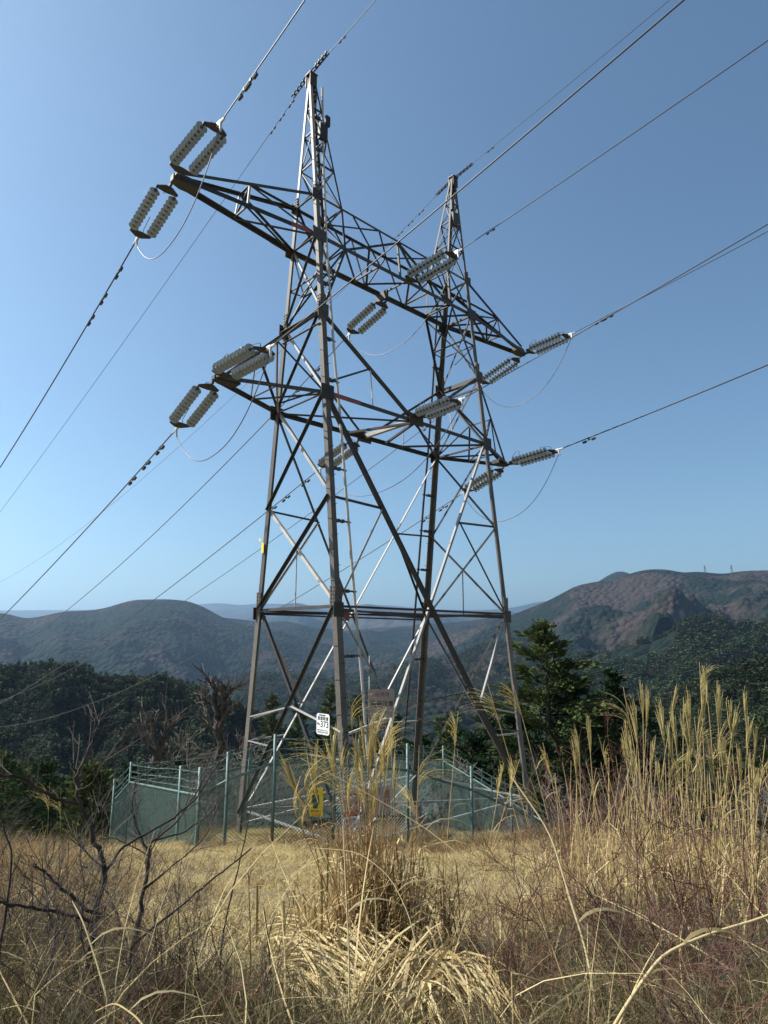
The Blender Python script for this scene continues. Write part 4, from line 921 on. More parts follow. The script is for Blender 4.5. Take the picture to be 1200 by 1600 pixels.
# matted heap of fallen straw at the foot of the picture
def gd(u, v):                                          # distance at which the sight line meets the ground
    r = ray(u, v); h = math.hypot(r[0], r[1]); D = np.linspace(2.0, 14, 240); P_ = EYE[None]+r[None]*(D/h)[:, None]
    k = np.argmax(P_[:, 2] < ground_z(P_[:, 0], P_[:, 1])); return float(D[k]) if k else 4.0
b1 = on_ground(620, 4.35, 1540)
mb = MB()
def strand(u0, v0, u1, v1, bow, lift, wide, tube=False):
    d0, d1 = gd(u0, min(v0, 1650)), gd(u1, min(v1, 1650)); a = P3(u0, v0, d0*(1-lift)); e_ = P3(u1, v1, d1*(1-lift*0.5)); L = np.linalg.norm(e_-a)
    m_ = (a+e_)/2+np.array([0, 0, bow*L])+rng.normal(0, 0.02, 3); P_ = bez(a, m_, e_, 8)-b1; kink = int(rng.integers(2, 7))
    if rng.uniform() < 0.5: P_[kink] += rng.normal(0, 0.024, 3)
    if tube: mb.tube(P_, np.linspace(wide*0.42, wide*0.2, 8), 5)
    else:
        t_ = P_[4]-P_[3]; s_ = np.cross(t_, rng.normal(0, 1, 3)+np.array([0, 0, 0.8])); s_ /= np.linalg.norm(s_); mb.strip(P_, np.array([0.7, 1, 1.1, 1.1, 1, 0.8, 0.5, 0.1])*wide, s_)
for k in range(170):                                   # leaves combed over from the left
    u0, v0 = rng.uniform(410, 560), rng.uniform(1430, 1535); f = rng.uniform(0.6, 1.2); strand(u0, v0, u0+130*f+rng.normal(0, 25), v0+95*f+rng.normal(0, 22), 0.18, rng.uniform(0.01, 0.06), rng.uniform(0.006, 0.019), k % 3 == 0)
for k in range(130):                                   # the mound that falls to the right
    u0, v0 = rng.normal(672, 32), rng.uniform(1498, 1560); f = rng.uniform(0.6, 1.25); strand(u0, v0, u0+85*f+rng.normal(0, 45), v0+70*f+rng.normal(0, 38), rng.uniform(0.05, 0.34), rng.uniform(0.02, 0.09), rng.uniform(0.008, 0.022), k % 3 == 0)
for k in range(150):                                   # bundles sweeping up from the lower left
    u0, v0 = rng.uniform(535, 640), rng.uniform(1560, 1625); f = rng.uniform(0.6, 1.25); strand(u0, v0, u0+115*f+rng.normal(0, 35), v0-70*f+rng.normal(0, 28), rng.uniform(0.02, 0.22), rng.uniform(0.02, 0.08), rng.uniform(0.008, 0.020), k % 3 == 0)
for k in range(420):                                   # broken litter underneath
    u0, v0 = rng.normal(610, 95), rng.uniform(1440, 1620); a_ = rng.uniform(0, 6.28); f = rng.uniform(15, 70); strand(u0, v0, u0+f*math.cos(a_), v0+0.6*f*math.sin(a_), rng.uniform(0, 0.3), rng.uniform(0.0, 0.05), rng.uniform(0.004, 0.014), k % 2 == 0)
o = mb.build('straw_heap', M_straw, None, False, tuple(b1)); tag(o, 'matted heap of pale fallen straw below the tall grass', 'straw', None, 'stuff')

# ---------------------------------------------------------------- silver grass on the right: three clumps
RT = [(1093, 1030), (1101, 1036), (1004, 1064), (1013, 1074), (1056, 1068), (1068, 1085), (1078, 1088), (1125, 1066), (1163, 1080), (1170, 1115), (974, 1070), (994, 1098), (980, 1122), (918, 1114), (905, 1145), (935, 1144), (900, 1152), (985, 1145), (1020, 1152), (1040, 1130), (1085, 1118), (1095, 1105), (1118, 1086), (1176, 1180), (1140, 1175), (1045, 1160), (1060, 1182), (1075, 1168), (1130, 1148), (1155, 1165), (995, 1160), (970, 1150), (1030, 1188), (1110, 1160), (1186, 1196), (1196, 1150), (1050, 1110), (1105, 1060), (1148, 1110), (1082, 1140), (1122, 1120), (1210, 1120), (1180, 1140), (1098, 1180), (1036, 1100), (1160, 1200), (1068, 1120), (1138, 1090)]
RC = [(975, 6.3, 'left'), (1062, 6.5, 'middle'), (1155, 6.2, 'right')]
clumps = []
for ci, (u, dd, wd) in enumerate(RC):
    q = on_ground(u, dd, 1400); lab = {'left': 'sparse plumed grass clump on the right, nearest the dark conifers', 'middle': 'tallest plumed grass clump on the right, rising above the hills', 'right': 'dense plumed grass clump at the right edge of the photo'}[wd]
    clumps.append((thing('silver_grass', lab, 'grass clump', tuple(q), 'plumed grass clumps on the right'), q, u, dd))
for k, (u, v) in enumerate(RT):
    ci = int(np.argmin([abs(u-c_[2]) for c_ in clumps])); t, q, cu_, dd = clumps[ci]; d1 = dd+rng.uniform(-0.5, 0.5)
    bb = on_ground(u+(25 if u < 1000 else 0)+rng.normal(0, 26)+(cu_-u)*0.15, d1, 1400); stalk(t, bb, P3(u, v+4, d1), 300+k, PL_RIGHT if k % 5 else PL_PALE, 0, 0.0045, q, rng.uniform(0.8, 1.1))
for t, q, cu_, dd in clumps:
    mb = MB(); ms = MB()
    for k in range(210):
        l_ = rng.normal(0, 0.34); f_ = rng.normal(0, 0.5); p = np.append(RH*l_+FH*f_, 0); p[2] = gz(q[0]+p[0], q[1]+p[1])-q[2]-0.03
        a = rng.uniform(0, 6.28); d_ = np.array([math.cos(a), math.sin(a), 0]); L = rng.uniform(0.4, 1.25); rch = rng.uniform(0.05, 0.6)
        if k % 5 < 2: ms.tube(bez(p, p+np.array([0, 0, L*0.5])+rng.normal(0, 0.03, 3), p+np.array([rng.normal(0, 0.12), rng.normal(0, 0.12), L*1.1]), 5), np.linspace(0.005, 0.002, 5), 3)
        else: mb.strip(bez(p, p+d_*L*rch*0.3+np.array([0, 0, L*0.9]), p+d_*L*rch+np.array([0, 0, L*rng.uniform(0.0, 0.75)]), 6), np.array([0.006, 0.010, 0.010, 0.008, 0.005, 0.001])*rng.uniform(0.6, 1.1), (-d_[1], d_[0], rng.uniform(-0.4, 0.4)))
    tag(mb.build('leaves', M_straw, t), kind='stuff'); tag(ms.build('stems', M_stalk, t), kind='stuff')

# single leaning stalks with bent plumes between the two stands
SOLO = [((640, 1400), (655, 1165), 5.6, 'plumed stalk arching over beside the sign board'), ((690, 1420), (716, 1112), 6.2, 'plumed stalk with a hooked tip in front of the main brace'), ((870, 1360), (762, 1068), 5.9, 'long stalk leaning left with a fine drooping plume'),
        ((895, 1370), (800, 1062), 6.0, 'long stalk leaning left beside its thinner neighbour'), ((745, 1380), (787, 1192), 6.6, 'short plumed stalk bent over before the fence corner'), ((735, 1390), (812, 1186), 6.4, 'plumed stalk bowed to the right before the fence corner'),
        ((900, 1380), (828, 1215), 6.2, 'thick plumed stalk drooping left beside the right rear leg'), ((690, 1300), (640, 1225), 6.0, 'low plumed stalk hanging over the fence post'), ((905, 1400), (848, 1160), 6.1, 'straight plumed stalk by the right pylon leg'), ((80, 1330), (78, 1222), 7.5, 'small plumed stalk standing among the left scrub'), ((100, 1330), (95, 1230), 7.8, 'drooping plumed stalk among the left scrub')]
for k, ((u0, v0), (u1, v1), dd, lab) in enumerate(SOLO):
    q = on_ground(u0, dd, v0); t = thing('silver_grass_stalk', lab, 'grass stalk', tuple(q), 'single plumed grass stalks'); stalk(t, q, P3(u1, v1, dd), 500+k, PL_DROOP, 0.0, 0.005, q, 1.0 if k < 9 else 0.8)
# thick dry canes lying across the foreground
CANE = [([(928, 1620), (930, 1560), (915, 1480), (885, 1385), (860, 1300), (800, 1215)], 3.6, 0.0085, 'pale dry cane rising steeply through the red twigs'),
        ([(938, 1640), (985, 1560), (1035, 1490), (1110, 1458), (1200, 1432), (1280, 1390)], 3.1, 0.0085, 'pale cane arching right across the lower corner'),
        ([(960, 1620), (985, 1560), (1008, 1510), (1030, 1473)], 3.15, 0.005, 'short pale cane beside the arching one'),
        ([(800, 1520), (850, 1535), (898, 1555), (885, 1600), (870, 1640)], 3.2, 0.005, 'kinked pale cane folded over at the bottom'),
        ([(770, 1430), (730, 1345), (660, 1290), (560, 1232), (470, 1185)], 4.4, 0.0045, 'long straight stalk slanting across the fence signs'),
        ([(168, 1562), (150, 1500), (130, 1440), (113, 1408)], 3.2, 0.0045, 'pale snapped cane standing in the left scrub'),
        ([(250, 1640), (215, 1590), (180, 1566), (150, 1580)], 2.6, 0.004, 'bent pale cane at the bottom left edge'),
        ([(55, 1555), (100, 1515), (150, 1490), (200, 1478)], 3.4, 0.0035, 'thin pale cane curving over the left scrub'),
        ([(700, 1640), (660, 1520), (640, 1430), (610, 1370), (560, 1330), (490, 1325)], 4.0, 0.004, 'pale leaf blade arching left in front of the brown stems'),
        ([(545, 1640), (546, 1500), (540, 1380), (536, 1290)], 3.3, 0.005, 'upright cane in front of the golden clump'),
        ([(575, 1640), (590, 1500), (586, 1395)], 3.0, 0.004, 'straight cane left of the straw heap'),
        ([(830, 1640), (770, 1500), (700, 1390), (620, 1300)], 4.1, 0.004, 'pale leaf blade slanting up behind the straw heap')]
for pts, dd, rd, lab in CANE:
    P_ = np.array([P3(u, v, dd+0.12*k) for k, (u, v) in enumerate(pts)]); n = len(P_)
    T_ = np.linspace(0, n-1, 4*n); Q_ = np.stack([np.interp(T_, range(n), P_[:, j]) for j in range(3)], -1)
    for _ in range(2): Q_[1:-1] = (Q_[:-2]+2*Q_[1:-1]+Q_[2:])/4
    g0 = Q_[0].copy()
    if g0[2] > gz(g0[0], g0[1]): g0[2] = gz(g0[0], g0[1])-0.02; Q_ = np.vstack([g0, Q_])
    mb = MB(); mb.tube(Q_-g0, np.linspace(rd, rd*0.55, len(Q_)), 6)
    i = len(Q_)//2; a_ = Q_[i]-g0; mb.strip(bez(a_, a_+np.append(RH*0.1, 0.12), a_+np.append(RH*0.3, 0.02), 6), np.array([0.008, 0.012, 0.011, 0.009, 0.005, 0.001])*rd/0.006, (FH[0]*0.4, FH[1]*0.4, 0.9))
    o = mb.build('dry_cane', M_straw, None, True, tuple(g0)); tag(o, lab, 'dry cane', 'dry canes in the foreground')

# ---------------------------------------------------------------- ground cover
def region(n, dmin, dmax, umin, umax):
    d_ = np.sqrt(rng.uniform(dmin**2, dmax**2, n)); u = rng.uniform(umin, umax, n); l_ = (u-600)/FPX*d_*0.99
    x = EYE[0]+FH[0]*d_+RH[0]*l_; y = EYE[1]+FH[1]*d_+RH[1]*l_
    return d_, u, np.stack([x, y, ground_z(x, y)], -1)
def rots(n, tilt=0.15): return np.stack([rng.normal(0, tilt, n), rng.normal(0, tilt, n), rng.uniform(0, 6.28, n)], -1)
turf = [tuft(k, 26, 0.11, 0.085, 0.009, 1.5, M_turf, 'turf_tuft', 3) for k in range(6)]
d_, u, p = region(22000, 5.0, 27, -150, 1350)
pat = fbm(p[:, 0]*0.6, p[:, 1]*0.6, 3, 31)
scatter('dry_turf_grass', p, turf, rng.uniform(0.5, 1.3, len(p))*(0.35+1.3*pat), rots(len(p)), 'short pale dry turf covering the hilltop', 'grass')
brown = [tuft(40+k, 34, 0.55, 0.10, 0.010, 0.75, M_brown, 'brown_tuft', 5) for k in range(5)]
d_, u, p = region(5200, 5.5, 24, -200, 1400)
pat = fbm(p[:, 0]*0.4+7, p[:, 1]*0.4, 3, 12)
lawn = ((u > 215+40*pat) & (u < 470) & (d_ < 16.2)) | ((u > 640) & (u < 850+30*pat) & (d_ < 16)) | ((u > 450) & (u < 660) & (d_ < 15) & (d_ > 7))
keep = ~lawn & (pat > 0.44)
scatter('brown_grass', p[keep], brown, rng.uniform(0.5, 1.15, keep.sum()), rots(keep.sum(), 0.2), 'rough brown grass tussocks at the edges of the turf', 'grass')
weeds = [tuft(90+k, 30, 0.22, 0.10, 0.011, 1.5, M_brown, 'weed_tuft', 4) for k in range(4)]
d_, u, p = region(2600, 6.0, 18, -100, 1300); pat = fbm(p[:, 0]*0.9+3, p[:, 1]*0.9, 3, 55); keep = pat > 0.53
scatter('low_weeds', p[keep], weeds, rng.uniform(0.4, 1.0, keep.sum()), rots(keep.sum(), 0.25), 'low brown weeds dotted through the pale turf', 'weeds')
scrubg = [tuft(60+k, 40, 0.5, 0.12, 0.0075, 0.9, M_scrub, 'scrub_tuft', 5) for k in range(6)]
d_, u, p = region(2600, 1.9, 6.4, -300, 1500)
edge = np.interp(u, [-300, 150, 240, 300, 450, 520, 660, 720, 840, 950, 1500], [6.4, 6.0, 4.7, 4.0, 4.0, 4.5, 4.6, 4.5, 4.8, 6.0, 6.4])
keep = d_ < edge; keep &= ~((abs(u-620) < 170) & (d_ > 3.4) & (d_ < 5.2) & (rng.uniform(0, 1, len(u)) < 0.75))
scatter('scrub_grass', p[keep], scrubg, rng.uniform(0.35, 0.8, keep.sum()), rots(keep.sum(), 0.3), 'tangled dark scrub grass in the foreground', 'undergrowth')
tw = [shrub_mesh(80+k, 0.7, 5, M_twig if k % 2 else M_red, 2, 0.9, (3, 6), 0.0042, 'twig_tuft') for k in range(6)]
d_, u, p = region(380, 2.0, 6.4, -300, 1500)
keep = d_ < np.interp(u, [-300, 150, 260, 330, 450, 520, 660, 720, 840, 950, 1500], [6.4, 6.0, 4.6, 3.7, 3.6, 3.6, 3.6, 4.2, 4.8, 5.8, 6.4]); keep &= ~((abs(u-620) < 150) & (rng.uniform(0, 1, len(u)) < 0.7))
scatter('fine_twigs', p[keep], tw, rng.uniform(0.35, 0.75, keep.sum()), rots(keep.sum(), 0.35), 'low tangle of fine bare twigs in the foreground', 'undergrowth')
pale = [tuft(120+k, 7, 0.55, 0.08, 0.011, 1.3, M_straw, 'straw_tuft', 6) for k in range(5)]
d_, u, p = region(300, 2.2, 6.6, -250, 1450)
keep = d_ < np.interp(u, [-300, 150, 260, 450, 520, 660, 720, 840, 950, 1500], [6.4, 6, 5, 4.6, 5.6, 5.6, 5.2, 5.6, 6.5, 6.6])
scatter('loose_straw', p[keep], pale, rng.uniform(0.5, 1.1, keep.sum()), rots(keep.sum(), 0.4), 'loose pale straw blades strewn through the scrub', 'straw')

# ---------------------------------------------------------------- bare shrubs
def put_shrub(me, u, v, dd, s, rz, label, cat='shrub', group=None, name='bare_shrub'):
    q = on_ground(u, dd, v); o = link(name, me, None, tuple(q)); o.rotation_euler = (0, 0, rz); o.scale = (s,)*3; return tag(o, label, cat, group)
RS = [shrub_mesh(200+k, 1.1, 5, M_red, 3, 0.8, (3, 5), 0.0065) for k in range(4)]
GS = [shrub_mesh(220+k, 1.2, 5, M_twig, 3, 0.75, (3, 5), 0.007) for k in range(4)]
RG = 'red twigged shrubs in the right foreground'
for k, (u, v, dd, s, lab) in enumerate([(720, 1420, 5.0, 0.55, 'low red twigged shrub right of the golden clump'), (800, 1430, 5.2, 0.75, 'red twigged shrub left of the steep pale cane'), (880, 1430, 5.0, 0.95, 'red twigged shrub behind the steep pale cane'), (960, 1430, 4.8, 0.95, 'wide red twigged shrub right of the steep pale cane'),
        (1050, 1450, 4.6, 0.9, 'red twigged shrub above the arching cane'), (1140, 1450, 4.6, 0.95, 'red twigged shrub under the right grass clump'), (1000, 1560, 3.5, 0.6, 'dark red shrub between the two pale canes'), (1120, 1580, 3.3, 0.62, 'dark red shrub at the bottom right corner'), (820, 1560, 3.7, 0.5, 'small red shrub beside the kinked cane'), (760, 1500, 4.4, 0.55, 'small red shrub right of the straw heap')]):
    put_shrub(RS[k % 4], u, v, dd, s, rng.uniform(0, 6.28), lab, 'shrub', RG)
GG = 'grey twigged shrubs in the left foreground'
for k, (u, v, dd, s, lab) in enumerate([(30, 1420, 5.4, 0.75, 'grey twigged shrub at the left edge'), (110, 1430, 5.0, 0.7, 'grey twigged shrub just left of the forked sapling'), (215, 1430, 5.0, 0.75, 'grey twigged shrub right of the forked sapling'), (60, 1530, 3.6, 0.6, 'grey twigged shrub in the bottom left corner'), (180, 1540, 3.6, 0.6, 'grey twigged shrub below the snapped cane'), (290, 1540, 3.7, 0.5, 'grey twigged shrub below the slanting branch'), (400, 1550, 3.6, 0.45, 'low grey shrub left of the straw heap'), (20, 1350, 8.0, 0.9, 'grey twigged shrub far left by the hill edge'), (140, 1340, 9.0, 0.85, 'grey twigged shrub below the left fence corner')]):
    put_shrub(GS[k % 4], u, v, dd, s, rng.uniform(0, 6.28), lab, 'shrub', GG)
for k, (u, v, dd, s, lab) in enumerate([(860, 1310, 15.5, 1.5, 'brown bare shrub right of the fence end'), (915, 1300, 15, 1.7, 'brown bare shrub between fence end and grass clumps'), (970, 1300, 14.5, 1.6, 'brown bare shrub behind the sparse grass clump'), (1040, 1300, 14, 1.7, 'brown bare shrub behind the tallest grass clump'), (1120, 1300, 14, 1.7, 'brown bare shrub behind the dense grass clump'), (800, 1320, 16.0, 0.9, 'small brown shrub before the right end of the fence'), (1190, 1290, 14, 1.7, 'brown bare shrub behind the right edge of the grass'), (880, 1330, 11.5, 1.0, 'brown bare shrub in front of the fence end')]):
    put_shrub(RS[k % 4] if k % 2 else GS[k % 4], u, v, dd, s, rng.uniform(0, 6.28), lab, 'shrub', 'brown shrubs beyond the turf on the right')
# the forked sapling at the left and canes beside it
def branchy(name, label, cat, limbs, mat=M_bark, seed=1, twig_n=5, twig_L=0.35, parts=None, tmat=None):
    g0 = None; t = None; r = np.random.default_rng(seed)
    for k, (pts, dd, ra, rb) in enumerate(limbs):
        P_ = np.array([P3(u, v, dd[0]+(dd[1]-dd[0])*i/(len(pts)-1)) for i, (u, v) in enumerate(pts)]); n = len(P_)
        T_ = np.linspace(0, n-1, 4*n); Q_ = np.stack([np.interp(T_, range(n), P_[:, j]) for j in range(3)], -1); Q_[1:-1] = (Q_[:-2]+2*Q_[1:-1]+Q_[2:])/4
        Q_[1:-1] += r.normal(0, ra*0.35, Q_[1:-1].shape)
        if t is None:
            g0 = Q_[0].copy(); g0[2] = gz(g0[0], g0[1])-0.04; Q_ = np.vstack([g0, Q_]) if Q_[0][2] > g0[2] else Q_
            t = thing(name, label, cat, tuple(g0))
        mb = MB(); mb.tube(Q_-g0, np.linspace(ra, rb, len(Q_)), 6)
        mb.build('trunk' if k == 0 else 'branch', mat, t, True)
        tb = MB()
        for j in range(twig_n):
            i = int(r.integers(len(Q_)//3, len(Q_)-1)); d0 = Q_[i+1]-Q_[i]; d0 /= np.linalg.norm(d0)+1e-9; s = r.normal(0, 1, 3); s[2] = abs(s[2])*0.6
            twigs(tb, Q_[i]-g0, d0*0.6+s*0.5, twig_L*r.uniform(0.4, 1.1), max(0.0025, rb*0.5), 1, r, 3, 0.35, 0.15, (2, 4))
        if tb.v: tag(tb.build('twigs', tmat or mat, t), kind='stuff')
    return t
branchy('bare_sapling', 'dark forked bare sapling rising over the left scrub', 'sapling', [([(140, 1480), (148, 1430), (165, 1360), (150, 1310), (128, 1262), (120, 1225), (113, 1192)], (4.3, 4.5), 0.017, 0.009), ([(163, 1365), (190, 1325), (225, 1305), (270, 1280), (310, 1245), (345, 1185)], (4.4, 4.9), 0.0095, 0.004),
    ([(122, 1256), (90, 1250), (60, 1235), (30, 1212), (-30, 1212)], (4.45, 4.2), 0.010, 0.007), ([(118, 1215), (135, 1180), (155, 1130), (163, 1105)], (4.45, 4.6), 0.008, 0.003), ([(122, 1235), (145, 1225), (160, 1190), (195, 1160)], (4.4, 4.3), 0.006, 0.002), ([(145, 1425), (110, 1400), (75, 1370), (55, 1350)], (4.4, 4.3), 0.011, 0.005), ([(150, 1440), (90, 1425), (40, 1415), (-20, 1410)], (4.3, 4.1), 0.010, 0.007)], M_bark, 3, 7, 0.4, None, M_twig)
branchy('bare_sapling', 'thin many branched sapling in front of the left fence panel', 'sapling', [([(212, 1470), (222, 1410), (232, 1350), (235, 1320)], (4.6, 4.7), 0.014, 0.010), ([(232, 1330), (215, 1300), (205, 1260), (215, 1215)], (4.7, 4.8), 0.008, 0.003), ([(234, 1318), (270, 1290), (300, 1250), (322, 1210), (330, 1170)], (4.7, 4.9), 0.008, 0.003), ([(235, 1315), (290, 1300), (330, 1270), (345, 1240)], (4.7, 5.0), 0.006, 0.003), ([(225, 1390), (280, 1345), (320, 1310), (344, 1250)], (4.65, 4.9), 0.006, 0.003)], M_bark, 5, 6, 0.35, None, M_twig)
for k, (pts, dd, ra, lab) in enumerate([([(346, 1480), (352, 1440), (370, 1365), (385, 1300), (395, 1247)], 4.4, 0.0065, 'dark upright cane before the left rear pylon leg'), ([(205, 1480), (240, 1450), (300, 1400), (350, 1360), (393, 1325)], 3.8, 0.0075, 'dark branch slanting up over the open turf'), ([(278, 1540), (282, 1480), (278, 1420), (273, 1380)], 3.9, 0.005, 'dark upright cane on the open turf'), ([(245, 1540), (243, 1480), (241, 1430), (247, 1415)], 3.8, 0.005, 'dark upright cane left of the open turf'), ([(425, 1545), (420, 1480), (412, 1417)], 3.7, 0.006, 'short dark cane left of the straw heap'), ([(392, 1500), (390, 1430), (388, 1360)], 4.2, 0.004, 'thin dark cane between turf and straw heap'), ([(0, 1480), (10, 1420), (20, 1340), (5, 1290)], 4.2, 0.008, 'dark stem at the very left edge')]):
    branchy('bare_cane', lab, 'cane', [(pts, (dd, dd+0.2), ra, ra*0.5)], M_bark, 30+k, 3, 0.14)

# ---------------------------------------------------------------- trees behind the fence
def conifer_mesh(seed, h, rad, limbs, mat, dens=1.0, bare=0.18, leaf=0.34):
    r = np.random.default_rng(seed); V = []; tr = MB()
    tr.tube([(0, 0, -1.0), (r.normal(0, .05), r.normal(0, .05), h*0.5), (r.normal(0, .1), r.normal(0, .1), h)], [h*0.016+0.06, h*0.011+0.03, 0.02], 7)
    for k in range(limbs):
        f = bare+(1-bare)*(k+r.uniform(0, 1))/limbs; a = r.uniform(0, 6.283); L = rad*(1-f)**0.6*r.uniform(0.5, 1.25)+0.25; z0 = f*h
        d_ = np.array([math.cos(a), math.sin(a), r.uniform(-0.10, 0.35)]); q = np.array([0, 0, z0]); e_ = q+d_*L+np.array([0, 0, 0.12*L])
        P_ = bez(q, q+d_*L*0.5-np.array([0, 0, 0.05*L]), e_, 5); tr.tube(P_, np.linspace(0.035+0.012*L, 0.008, 5), 3)
        n = int((10+L*16)*dens)
        T_ = r.uniform(0.25, 1.05, n)[:, None]; c_ = (1-T_)**2*P_[0]+2*T_*(1-T_)*P_[2]+T_**2*P_[4]
        c_ = c_+r.normal(0, 1, (n, 3))*np.array([0.18, 0.18, 0.10])*(0.5+L*0.45)
        out = c_-np.array([0, 0, 1.0])*c_[:, 2:3]+r.normal(0, 0.5, (n, 3)); out[:, 2] = r.uniform(0.0, 0.9, n); out /= np.linalg.norm(out, axis=1)[:, None]+1e-9
        sd = np.cross(out, r.normal(0, 1, (n, 3))); sd /= np.linalg.norm(sd, axis=1)[:, None]+1e-9
        l_ = leaf*r.uniform(0.6, 1.3, n)[:, None]; w_ = l_*r.uniform(0.22, 0.42, n)[:, None]
        V.append(np.stack([c_-sd*w_*0.4, c_+sd*w_*0.4, c_+out*l_+sd*w_*0.5, c_+out*l_-sd*w_*0.5], 1))
    V = np.concatenate(V).reshape(-1, 3); Q = np.arange(len(V)).reshape(-1, 4)
    return big_mesh('crown', V, Q, mat, False), tr
TG = 'conifers beyond the fence'
def conifer(u, v, dd, wpx, seed, mi, label, limbs=80, dens=1.0, bare=0.15):
    top = P3(u, v, dd); z0 = gz(top[0], top[1]); h = top[2]-z0; rad = wpx/FPX*dd/2*1.35
    cm, tr = conifer_mesh(seed, h, rad, limbs, M_need[mi], dens, max(bare, 1-14.0/h if h > 16 else bare), 0.20+0.0035*dd)
    t = thing('conifer', label, 'tree', (top[0], top[1], z0), TG); link('crown', cm, t); tr.build('trunk', M_bark, t, True)
for k, a in enumerate([(852, 976, 46, 185, 1, 'tall broad conifer with layered boughs right of the pylon', 95, 2.6), (955, 1052, 50, 120, 2, 'very dark conifer right of the tall one', 80, 2.3), (905, 1120, 43, 90, 0, 'lower dark conifer between the two tall ones', 80, 1.2), (893, 1062, 47, 120, 2, 'dark conifer close beside the tall broad one', 80, 2.2), (925, 1120, 45, 130, 0, 'wide low conifer filling the gap between the two dark ones', 80, 2.0), (815, 1110, 47, 120, 2, 'dark conifer behind the right rear leg', 80, 2.0), (765, 1105, 52, 100, 1, 'bushy conifer seen between the right pylon legs', 80, 1.3), (700, 1120, 55, 110, 1, 'bushy conifer right of the dark far leg', 80, 1.3), (735, 1150, 42, 110, 2, 'dark conifer low behind the right braces', 80, 1.2), (660, 1150, 48, 100, 0, 'conifer behind the dark far leg', 70, 1.2), (425, 1086, 85, 50, 1, 'small pointed conifer just right of the left leg', 60, 1.1), (516, 1072, 90, 55, 1, 'small pointed conifer left of the near leg', 60, 1.1), (468, 1112, 70, 70, 0, 'conifer behind the white number plate', 60, 1.1), (560, 1088, 85, 60, 0, 'conifer right of the near leg', 60, 1.1), (620, 1120, 75, 70, 2, 'conifer behind the faded warning board', 60, 1.1), (1010, 1120, 60, 100, 2, 'dark conifer behind the sparse grass clump', 70, 1.2), (1065, 1150, 58, 100, 0, 'conifer behind the tallest grass clump', 70, 1.2), (1130, 1160, 60, 110, 1, 'conifer behind the dense grass clump', 70, 1.2), (1195, 1130, 62, 110, 0, 'conifer behind the right edge of the grass', 70, 1.2), (148, 1198, 34, 60, 1, 'olive young pine left of the fence corner', 60, 1.2), (60, 1195, 48, 100, 0, 'dark conifer at the left behind the sapling', 70, 1.2), (10, 1180, 52, 100, 1, 'olive conifer at the left edge', 70, 1.2), (270, 1190, 50, 100, 2, 'dark conifer behind the left fence panel', 70, 1.2), (380, 1180, 52, 100, 0, 'conifer low behind the left rear leg', 70, 1.2), (210, 1200, 44, 80, 2, 'dark low conifer above the left fence corner', 60, 1.2), (110, 1215, 40, 80, 2, 'dark low conifer between the two left saplings', 60, 1.2), (590, 1160, 50, 90, 2, 'dark low conifer behind the golden plumes', 60, 1.2), (500, 1150, 52, 90, 2, 'dark low conifer below the white number plate', 60, 1.2), (830, 1150, 40, 100, 2, 'dark low conifer at the right rear leg', 70, 1.2)]):
    conifer(a[0], a[1], a[2], a[3], 700+k, a[4], a[5], a[6], a[7])
def bare_tree(label, u, v, dd, seed, mat, stems=1, lev=4, rad=0.1, spread=0.25, name='bare_tree', kids=(3, 5), curl=0.35):
    top = P3(u, v, dd); z0 = gz(top[0], top[1]); h = top[2]-z0; r = np.random.default_rng(seed)
    t = thing(name, label, 'tree', (top[0], top[1], z0), 'bare trees beyond the fence')
    tb = MB(); tw_ = MB()
    for s in range(stems):
        d0 = np.array([r.normal(0, spread), r.normal(0, spread), 1.0]); n = 8; pts = [np.array([r.normal(0, 0.15), r.normal(0, 0.15), -0.5])]
        Ls = h*r.uniform(0.8, 1.0)*(1.0 if s else 0.97)
        for k in range(n): d0 = d0+r.normal(0, 0.09, 3); d0[2] = max(d0[2], 0.7); d0 /= np.linalg.norm(d0); pts.append(pts[-1]+d0*Ls/n)
        tb.tube(pts, np.linspace(rad, rad*0.3, n+1), 6)
        for k in range(14):
            i = int(r.integers(3, n)); s_ = r.normal(0, 1, 3); s_[2] = abs(s_[2])*0.5; s_ /= np.linalg.norm(s_)
            twigs(tw_, pts[i], s_+np.array([0, 0, 0.35]), h*r.uniform(0.12, 0.26), rad*0.32, lev-2, r, 4, curl, 0.1, kids, 0.8, 0.008)
    tb.build('trunk', mat, t, True); tag(tw_.build('twigs', mat, t), kind='stuff')
branchy('bare_tree', 'knotty pollarded bare tree left of the pylon', 'tree', [([(345, 1245), (344, 1200), (341, 1150), (337, 1110), (335, 1072)], (36, 36), 0.24, 0.16), ([(343, 1160), (348, 1120), (349, 1090), (350, 1070)], (36, 35.6), 0.16, 0.13), ([(349, 1094), (357, 1084), (365, 1076)], (35.6, 35.4), 0.11, 0.08), ([(337, 1108), (326, 1098), (316, 1089)], (36, 36.3), 0.10, 0.07), ([(346, 1122), (360, 1112), (376, 1100)], (36, 35.7), 0.08, 0.04), ([(341, 1150), (330, 1138), (322, 1120)], (36, 36.4), 0.08, 0.05)], M_knot, 71, 9, 1.3, None, M_twig)
branchy('bare_tree', 'smaller knotty bare tree left of the pollarded one', 'tree', [([(248, 1240), (247, 1200), (243, 1160), (236, 1126)], (34, 34), 0.20, 0.12), ([(247, 1190), (256, 1155), (272, 1128)], (34, 33.8), 0.14, 0.08), ([(256, 1155), (259, 1140), (260, 1128)], (33.8, 33.6), 0.07, 0.05), ([(245, 1180), (228, 1165), (220, 1150)], (34, 34.2), 0.09, 0.05)], M_knot, 72, 8, 1.2, None, M_twig)
